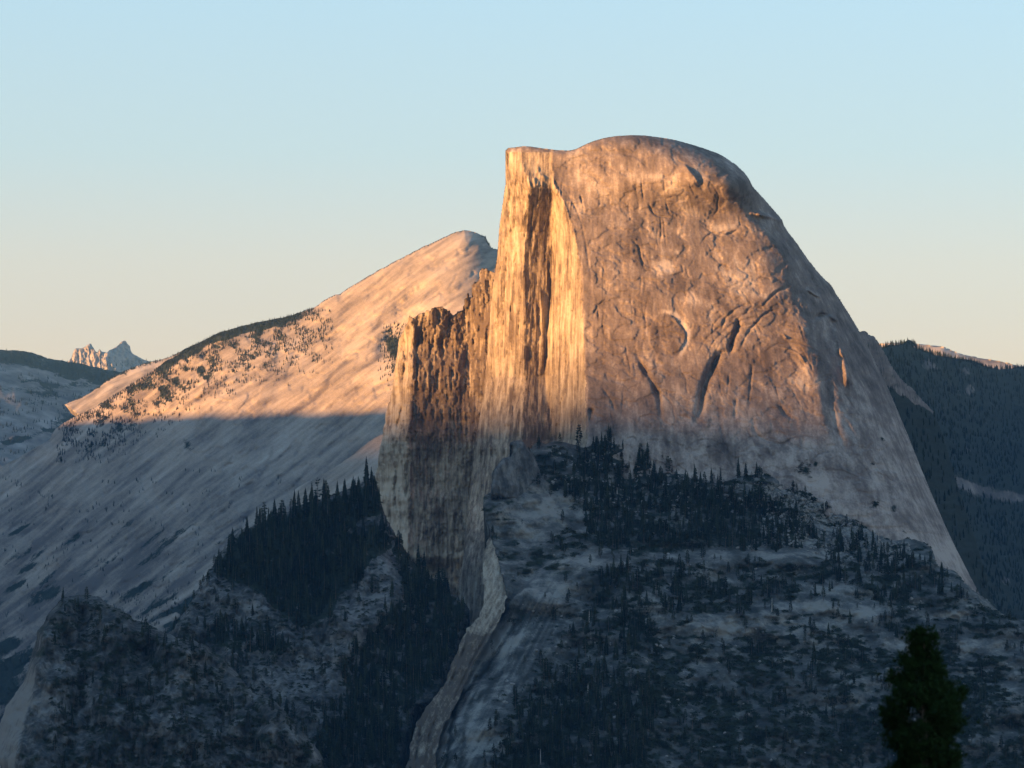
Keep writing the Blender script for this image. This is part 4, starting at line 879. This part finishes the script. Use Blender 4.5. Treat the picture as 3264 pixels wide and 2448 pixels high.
def place_words(reg, px, py, h, kind):
    sz = {'slope': (15, 20), 'open': (11, 15), 'spur': (19, 24), 'near': (9, 12)}[reg]; a = 'short' if h < sz[0] else ('tall' if h > sz[1] else 'middling')
    t = 'narrow fir' if kind == 'fir' else ('rounded pine' if kind == 'pine' else 'thin scraggly pine')
    if reg == 'slope':
        z = 'in the wood right against the dome' if py < 1600 else ('at the lower edge of the upper wood' if py < 1780 else ('on the dark tongue of wood ' + ('left of the pale ledges' if px < 2150 else 'above the pale ledges') if py < 2130 else ('left in the lowest wood by the smooth slab' if px < 1800 else 'right in the lowest wood beside the open slope')))
        g = 'conifers of the woods below the dome'
    elif reg == 'open':
        z = 'on the ledges left of the upper wood' if px < 1830 and py < 1850 else ('among the broken blocks at the dome foot' if py < 1780 else ('on the brushy ground by the smooth slab' if px < 1850 else ('on the open ledges in mid slope' if px < 2500 else ('around the blurred near pine' if px > 2750 and py > 2000 else 'on the pale ledges toward the right'))))
        g = 'scattered trees between the ledges'
    elif reg == 'spur':
        z = ('in the upper spur wood ' + ('at its left end' if px < 850 else ('in its middle' if px < 1030 else 'close to the golden wall'))) if py < 1900 and px < 1230 else ('in the gully wood ' + ('under the cliff foot' if py < 2060 else ('halfway down the gully' if py < 2260 else 'at the bottom of the picture')) if px > 950 and px - 900 > (2200 - py) * .5 else 'on the grey rocks below the upper spur wood')
        g = 'trees of the spur left of the golden wall'
    else: z = 'on the dark lower left buttress'; g = 'stunted trees on the lower left buttress'
    side = ('left part' if px < cut[0] else ('right part' if px > cut[1] else 'middle')) if (cut := {'in the gully wood at the bottom of the picture': (1080, 1230), 'in the gully wood halfway down the gully': (1180, 1330), 'right in the lowest wood beside the open slope': (1880, 1970), 'in the upper spur wood close to the golden wall': (1090, 1150)}.get(z)) else None
    return f'{a} {t} {z}' + (f', {side}' if side else ''), g
sizes = np.array([c[1] / c[0][1] for c in cands]) * np.array([1.0 if (abs(c[0][0] / c[0][1]) < .165) else 0 for c in cands])
def tree(P, h, ki, label, group=None, rz=None, name=None, w=1.0):
    k = KINDS[ki]; nm = name or ('fir_tree' if k == 'fir' else 'pine_tree')
    r = bpy.data.objects.new(nm, None); col.objects.link(r); r.location = [float(v) for v in P]; r.scale = (h * w, h * w, h); r.rotation_euler.z = random.uniform(0, 6.28) if rz is None else rz
    r['label'] = label; r['category'] = 'tree'
    if group: r['group'] = group
    for nm2, me in (('crown', PROTO[ki][0]), ('trunk', PROTO[ki][1])): link(nm2, me, r)
    r.empty_display_size = 0.1
    return r
order = np.argsort(-sizes); chosen = set(order[:262].tolist())
for i in chosen:
    P, h, ki, reg = cands[i]; lb, gp = place_words(reg, CX + F * P[0] / P[1], HZ - F * P[2] / P[1], h, KINDS[ki]); tree(P, h, ki, lb, gp)
rest = [c for i, c in enumerate(cands) if i not in chosen]
scatter('forest', [c[0] for c in rest], np.array([c[1] for c in rest]), SRC, [c[2] for c in rest], 'dark conifer forest on the slope and spur below the dome')
# trees the picture singles out: (landform, base px, base py, height px, kind, label)
ONE = [('shoulder', 2354, 1524, 70, 0, 'tallest fir of the trio on the rim at the dome foot'), ('shoulder', 2377, 1526, 54, 1, 'shorter dark fir of the trio, just right of the tallest at the dome foot'), ('shoulder', 2411, 1522, 52, 3, 'slim fir of the dome-foot trio, standing apart on the right'),
       ('shoulder', 2268, 1540, 52, 2, 'left fir of the pair below a dark stain on the dome foot'), ('shoulder', 2297, 1544, 54, 0, 'right fir of the pair below a dark stain on the dome foot'),
       ('shoulder', 1845, 1432, 82, 4, 'tall open pine against the bright foot of the golden wall'), ('shoulder', 1867, 1500, 78, 5, 'pine just below the tall pine at the foot of the golden wall'), ('shoulder', 1945, 1410, 56, 2, 'fir at the left top of the wood against the dome'), ('shoulder', 2030, 1405, 62, 1, 'bushy fir at the top of the wood against the dome'),
       ('shoulder', 1785, 1412, 34, 6, 'small pine under the white flake of the golden wall'), ('shoulder', 1605, 1944, 62, 7, 'crooked pine on the slab edge before the pale triangular slab'), ('shoulder', 1568, 2085, 48, 8, 'round dark pine growing out of the smooth slab edge'), ('shoulder', 1700, 1960, 50, 5, 'dark pine at the top of the smooth slab'),
       ('shoulder', 2406, 1812, 44, 1, 'small fir before the pale ledge in the middle of the slope'), ('shoulder', 2595, 2120, 80, 2, 'tall fir on the rib of the lower right slope'),
       ('spur', 741, 1742, 62, 1, 'leftmost fir on the spur skyline'), ('spur', 788, 1706, 62, 2, 'second fir from the left on the spur skyline'), ('spur', 818, 1690, 78, 0, 'tall slim fir, third from the left on the spur skyline'), ('spur', 842, 1684, 76, 3, 'fir close right of the tall slim one on the spur skyline'),
       ('spur', 866, 1690, 60, 1, 'low fir in a dip of the spur skyline'), ('spur', 899, 1674, 84, 4, 'ragged tree before the pale rocks of the spur skyline'), ('spur', 938, 1664, 104, 0, 'biggest fir on the spur skyline, broad at its foot'), ('spur', 974, 1650, 96, 1, 'tall fir right of the biggest one on the spur skyline'),
       ('spur', 1013, 1630, 108, 7, 'thin scraggly pine rising from the middle of the spur skyline'), ('spur', 1048, 1622, 76, 3, 'slim fir right of the scraggly pine on the spur skyline'), ('spur', 1074, 1606, 76, 2, 'left one of two even firs on the spur skyline'), ('spur', 1096, 1602, 72, 0, 'right one of two even firs on the spur skyline'),
       ('spur', 1132, 1590, 66, 1, 'broad fir where the spur nears the wall'), ('spur', 1168, 1532, 78, 3, 'very thin tall fir beside the foot of the wall'), ('spur', 1184, 1538, 52, 0, 'short fir touching the foot of the wall')]
for key, px, py, hp, ki, lab in ONE:
    P = on(key, px, py); tree(P, hp * P[1] / F, ki, lab)
def far_trees(name, key, pts, h, label, kinds=(0, 1, 2, 3)):
    P = on(key, pts[:, 0], pts[:, 1]); P[:, 2] -= .5; n = len(P)
    scatter(name, P, rng.uniform(.65, 1.25, n) * h, SRC, rng.choice(kinds, n), label)
cyf = lambda x: np.interp(x, [p[0] for p in CT], [p[1] for p in CT])
pts = np.concatenate([np.stack([x_ := rng.uniform(330, 1000, 800), cyf(x_) + 4 + np.abs(rng.normal(0, 10, 800))], -1), np.stack([x_ := rng.uniform(1535, 1570, 14), cyf(x_) + 5], -1),
    sample(3200, (180, 990, 1060, 1480), lambda x, y: (y > cyf(x) + 6) * (y < cyf(x) + 60 + 170 * rng.random(len(x))) * (fbm(x / 50, y / 32, 4, 2) > -0.08)),
    sample(500, (1190, 1030, 1330, 1290), lambda x, y: np.exp(-((x - 1262) / 34)**2 - ((y - 1120) / 70)**2)), sample(500, (0, 1500, 900, 2200), lambda x, y: (fbm(x / 60, y / 40, 4, 3) > 0.22) * 1.0), sample(900, (0, 1880, 620, 2260), lambda x, y: (y + .35 * (x - 300) > 1950) * (fbm(x / 45, y / 40, 3, 7) > -.05) * 1.0)])
far_trees('crest_forest', 'slab_mountain', pts, 8.5, 'tiny dark trees along the crest and gullies of the slab mountain')
hy = lambda x: np.interp(x, [-80, 60, 150, 330, 430, 520], [1108, 1118, 1140, 1176, 1200, 1210])
far_trees('hill_forest', 'far_hill', np.concatenate([np.stack([x_ := rng.uniform(-40, 480, 500), hy(x_) + 3 + rng.uniform(0, 40, 500)], -1), sample(700, (0, 1150, 480, 1480), lambda x, y: (fbm(x / 90, y / 26, 4, 3) > 0.05) * 1.0)]), 13, 'tiny trees on the hazy hill at the far left')
far_trees('hill_forest', 'pale_hill', np.stack([x_ := rng.uniform(300, 700, 130), np.interp(x_, [290, 340, 420, 520, 620, 700], [1252, 1212, 1174, 1146, 1102, 1087]) + rng.uniform(1, 6, 130)], -1), 9, 'tiny trees along the top of the pale hill')
ry = lambda x: np.interp(x, [2740, 2800, 2830, 2882, 2904, 2924, 2950, 3040, 3100, 3160, 3264, 3350], [1112, 1110, 1102, 1094, 1086, 1108, 1120, 1142, 1152, 1174, 1170, 1162])
far_trees('wooded_hill_forest', 'wooded_hill', np.concatenate([np.stack([x_ := rng.uniform(2790, 3300, 260), ry(x_) + 4], -1), sample(4200, (2790, 1090, 3290, 2060), lambda x, y: (y > ry(x)) * (np.abs(y - np.interp(x, [2900, 3010, 3150, 3300], [1482, 1522, 1572, 1592])) > 14) * (fbm(x / 40, y / 50, 3, 5) > -.35))]), 13, 'blue-dark forest covering the hill right of the dome')

far_trees('rib_forest', 'rock_rib', sample(420, (2780, 1200, 3170, 1950), lambda x, y: inside(x, y, np.array([(2800, 1215), (2890, 1275), (2985, 1330), (3010, 1400), (3050, 1540), (3110, 1720), (3180, 1960), (2800, 1960)], float)) * 1.0), 14, 'dark forest under the rocky rib behind the dome')

# ------------------------------------------------------------------ brush, boulders, dead trunks
def shrub_mesh(seed):
    r = random.Random(seed); V = []; Fc = []
    for i in range(90):
        a = r.uniform(0, 6.28); e = math.asin(r.uniform(-.1, 1)); d = r.uniform(.55, 1.0)
        c = (math.cos(a) * math.cos(e) * d, math.sin(a) * math.cos(e) * d, math.sin(e) * d * .9); k = len(V)
        for j in range(3): V.append(tuple(c[q] + r.uniform(-.26, .26) for q in range(3)))
        Fc.append((k, k + 1, k + 2))
    return mesh_from('brush_clump', V, Fc, M_shrub, smooth_sh=False)
SH = [bpy.data.objects.new('brush_source', shrub_mesh(i)) for i in range(4)]
def brush(name, key, pts, lo, hi, label):
    P = on(key, pts[:, 0], pts[:, 1]); n = len(P); s_ = lo + (hi - lo) * rng.random(n)**1.8; scatter(name, P, s_, SH, rng.integers(0, 4, n), label, zs=s_ * rng.uniform(.45, .8, n))
vegs = lambda x, y: 0.43 + (1 - sstep(2000, 2250, y - .12 * (x - 2300))) * 0.5 * fbm(x / 50, y / 17, 4, 5) + sstep(2000, 2250, y - .12 * (x - 2300)) * (0.04 + 0.55 * fbm(x / 34, y / 27, 5, 3)) + 0.25 * fbm(x / 200, y / 120, 2, 2) - 0.45 * bare_k(x, y)
brush('brush', 'shoulder', sample(7000, (1400, 1420, 3290, 2470), lambda x, y: sh_in(x, y) * (vegs(x, y) > 0.46) * (0.12 + 0.88 * (near(x, y, slf)[0] > 200))), 1.4, 6.0, 'low dark brush between the ledges of the slope')
brush('spur_brush', 'spur', sample(3000, (440, 1520, 1500, 2470), lambda x, y: sp_in(x, y) * (fbm(x / 44, y / 34, 4, 4) > -0.02)), 1.6, 4.2, 'low dark brush on the spur')
brush('buttress_brush', 'near', sample(2600, (0, 1890, 1050, 2470), lambda x, y: q_in(x, y) * (fbm(x / 40, y / 30, 4, 3) > -0.02) * (x > 160)), 1.2, 3.4, 'low dark brush on the lower left buttress')
brush('dome_brush', 'granite_dome', np.array([(2565 + rng.normal(0, 14), 1495 + rng.normal(0, 16)) for _ in range(30)] + [(2790 + rng.normal(0, 8), 1612 + rng.normal(0, 8)) for _ in range(12)] + [(2675, 957), (2812, 1400), (2818, 1405), (2780, 1480), (2784, 1482), (2846, 1625), (2848, 1630), (2880, 1695), (2885, 1700)]), 1.8, 3.8, 'single bushes rooted in cracks of the dome')
def rock_mesh(seed):
    import bmesh
    bm = bmesh.new(); bmesh.ops.create_icosphere(bm, subdivisions=1, radius=1); r = random.Random(seed)
    for v in bm.verts:
        v.co *= r.uniform(.65, 1.1); v.co.z *= .75
        for q in range(3): v.co[q] = max(-.72, min(.72, v.co[q]))
    me = bpy.data.meshes.new('boulder'); bm.to_mesh(me); bm.free(); me.materials.append(M_boulder); return me
RK = [rock_mesh(i) for i in range(5)]; RS = [bpy.data.objects.new('boulder_source', m) for m in RK]
tp = np.concatenate([sample(1500, (2430, 1540, 2900, 1800), lambda x, y: sh_in(x, y) * 1.0 * (y > np.interp(x, [2430, 2620, 2900], [1530, 1575, 1735])) * (y < np.interp(x, [2430, 2900], [1720, 1840])) * (fbm(x / 30, y / 20, 3, 2) > -.2)),
    sample(500, (1760, 1420, 2440, 1640), lambda x, y: sh_in(x, y) * 1.0 * (fbm(x / 40, y / 20, 3, 6) > .05)), sample(300, (1550, 1700, 3260, 2440), lambda x, y: sh_in(x, y) * 1.0)])
P = on('shoulder', tp[:, 0], tp[:, 1]); n = len(P); scatter('talus', P, rng.uniform(.9, 1, n) * (1.2 + 2.6 * rng.random(n)**3), RS, rng.integers(0, 5, n), 'pale broken blocks of talus at the foot of the dome', rot=.6)
for px, py, s_, lab in [(1590, 1558, 6.5, 'big pale block on the ledge left of the brush at the wall foot'), (1612, 1572, 7, 'largest pale block on the ledge at the wall foot'), (1628, 1560, 5, 'smaller pale block right of the largest on the ledge'), (2080, 1700, 4.5, 'white boulder alone among the trees below the dome'),
                        (1634, 2181, 4, 'small white boulder on the dark slope above another one'), (1610, 2240, 5, 'bright white boulder on the rim of the smooth slab'), (1965, 2245, 6, 'flat pale boulder in the lower wood')]:
    P = on('shoulder', px, py); o = link('boulder', RK[int(px) % 5]); o.location = P; o.scale = (s_ * 1.1, s_, s_ * .8); o.rotation_euler = (.2, .1, px * .7); o['label'] = lab; o['category'] = 'boulder'
def snag(px, py, hp, lab, key='shoulder'):
    P = on(key, px, py); h = hp * P[1] / F; r = bpy.data.objects.new('dead_tree', None); col.objects.link(r); r.location = P; r['label'] = lab; r['category'] = 'dead tree'
    rd = random.Random(px); tx, ty = rd.uniform(-.3, .3), rd.uniform(-.3, .3)
    v, f = tube([(0, 0, -1, .75), (tx * .4, ty, h * .4, .55), (tx, ty, h * .8, .32), (tx, ty, h, .08)], 7); link('trunk', mesh_from('trunk', v, f, M_snag), r)
    for i in range(4):
        z = h * rd.uniform(.35, .9); a = rd.uniform(0, 6.28); L = rd.uniform(1, 2.2)
        q = [(0, 0, 0, .14), (L * .6 * math.cos(a), L * .6 * math.sin(a), .3, .09), (L * math.cos(a), L * math.sin(a), .9, .03)]
        v, f = tube(q, 4); b = link('branch', mesh_from('branch', v, f, M_snag), r); b.location = (tx * z / h, ty * z / h, z)
for a in [(2627, 1642, 88, 'tallest bleached dead trunk, standing before the foot of the dome'), (2738, 1702, 36, 'bleached dead trunk on the talus, right of the tallest one'), (2801, 1728, 34, 'short bleached dead trunk at the right end of the talus'), (1967, 1574, 22, 'short white stub in the upper wood'),
          (1874, 2210, 32, 'white dead trunk on the lower slope beside pale ledges'), (1723, 2436, 50, 'dead trunk at the bottom edge of the slope'), (2079, 2312, 18, 'small white stub at the right edge of the lower wood'), (2460, 1950, 46, 'thin grey dead trunk amid the pale ledges'), (1878, 1985, 40, 'thin dead trunk in the dark upper middle wood')]: snag(*a)

# ------------------------------------------------------------------ the near pine, out of focus
M_near = plain('near_pine_needles', (0.010, 0.026, 0.006), (0.026, 0.056, 0.014), 9.0)
def near_pine():
    Y0 = 80.0; X0 = (2946 - CX) * Y0 / F; top = (HZ - 2003) * Y0 / F; zb = float(near_z(np.array(X0), np.array(Y0))) - .3; H = top - zb
    r = bpy.data.objects.new('near_pine', None); col.objects.link(r); r.location = (X0, Y0, zb); r['label'] = 'dark blurred pine top close to the viewer, lower right'; r['category'] = 'tree'
    v, f = tube([(0, 0, -.3, .17), (.03, 0, H * .5, .12), (0, .02, H * .8, .06), (0, 0, H - .15, .015)], 8); link('trunk', mesh_from('trunk', v, f, M_bark), r)
    rd = random.Random(5)
    # reach of the crown left and right at heights below the top, metres
    prof = [(0.0, .06, .06), (.3, .34, .34), (.58, .30, .24), (.8, .6, .36), (1.2, .85, .6), (1.6, .95, .95), (2.05, 1.12, 1.0), (2.6, 1.22, 1.1), (3.0, 1.0, 1.05), (3.5, .85, 1.0), (5.0, 1.2, 1.3), (8.0, 1.2, 1.2)]
    d = .12; i = 0
    while d < 7.5:
        nb = 4 if d < .8 else 6
        for b in range(nb):
            a = rd.uniform(0, 6.28); lf = np.interp(d, [p[0] for p in prof], [p[1] for p in prof]); rt = np.interp(d, [p[0] for p in prof], [p[2] for p in prof])
            L = (rt if math.cos(a) > 0 else lf) * rd.uniform(.55, 1.12); rise = L * rd.uniform(.35, .6)
            z0 = H - d - rise * .75
            pts_ = [(0, 0, 0), (L * .5 * math.cos(a), L * .5 * math.sin(a), rise * .25), (L * .85 * math.cos(a), L * .85 * math.sin(a), rise * .65), (L * math.cos(a), L * math.sin(a), rise)]
            v, f = tube([(*p, .018 * (1 - k * .28)) for k, p in enumerate(pts_)], 5); br = link('branch', mesh_from('branch', v, f, M_bark), r); br.location = (0, 0, z0)
            V = []; Fc = []
            m = int(14 + 28 * L)
            for q in range(m):
                t = rd.uniform(.25, 1.0)**.7; k = min(2, int(t * 3)); u = t * 3 - k; p0, p1 = pts_[k], pts_[k + 1]
                c = [p0[j] + (p1[j] - p0[j]) * u for j in range(3)]; sp_ = .14 * (1.15 - .5 * t)
                c = [c[0] + rd.gauss(0, sp_), c[1] + rd.gauss(0, sp_), c[2] + rd.gauss(0, sp_ * .6)]
                for _ in range(12):
                    dx, dy, dz = rd.gauss(0, 1), rd.gauss(0, 1), rd.gauss(.5, .8); nn = math.sqrt(dx*dx + dy*dy + dz*dz) + 1e-6; l = rd.uniform(.10, .19); dx, dy, dz = dx/nn*l, dy/nn*l, dz/nn*l
                    k2 = len(V); w = .016
                    V += [(c[0] - w, c[1], c[2]), (c[0] + w, c[1] + w, c[2]), (c[0] + dx, c[1] + dy, c[2] + dz)]; Fc.append((k2, k2 + 1, k2 + 2))
            link('needles', mesh_from('needles', V, Fc, M_near, smooth_sh=False), br)
        d += .14 if d < 4 else .4
near_pine()

for o_ in col.objects:
    if len(str(o_.get('label', '')).split()) > 16: print('LONG', o_.name, o_['label'])
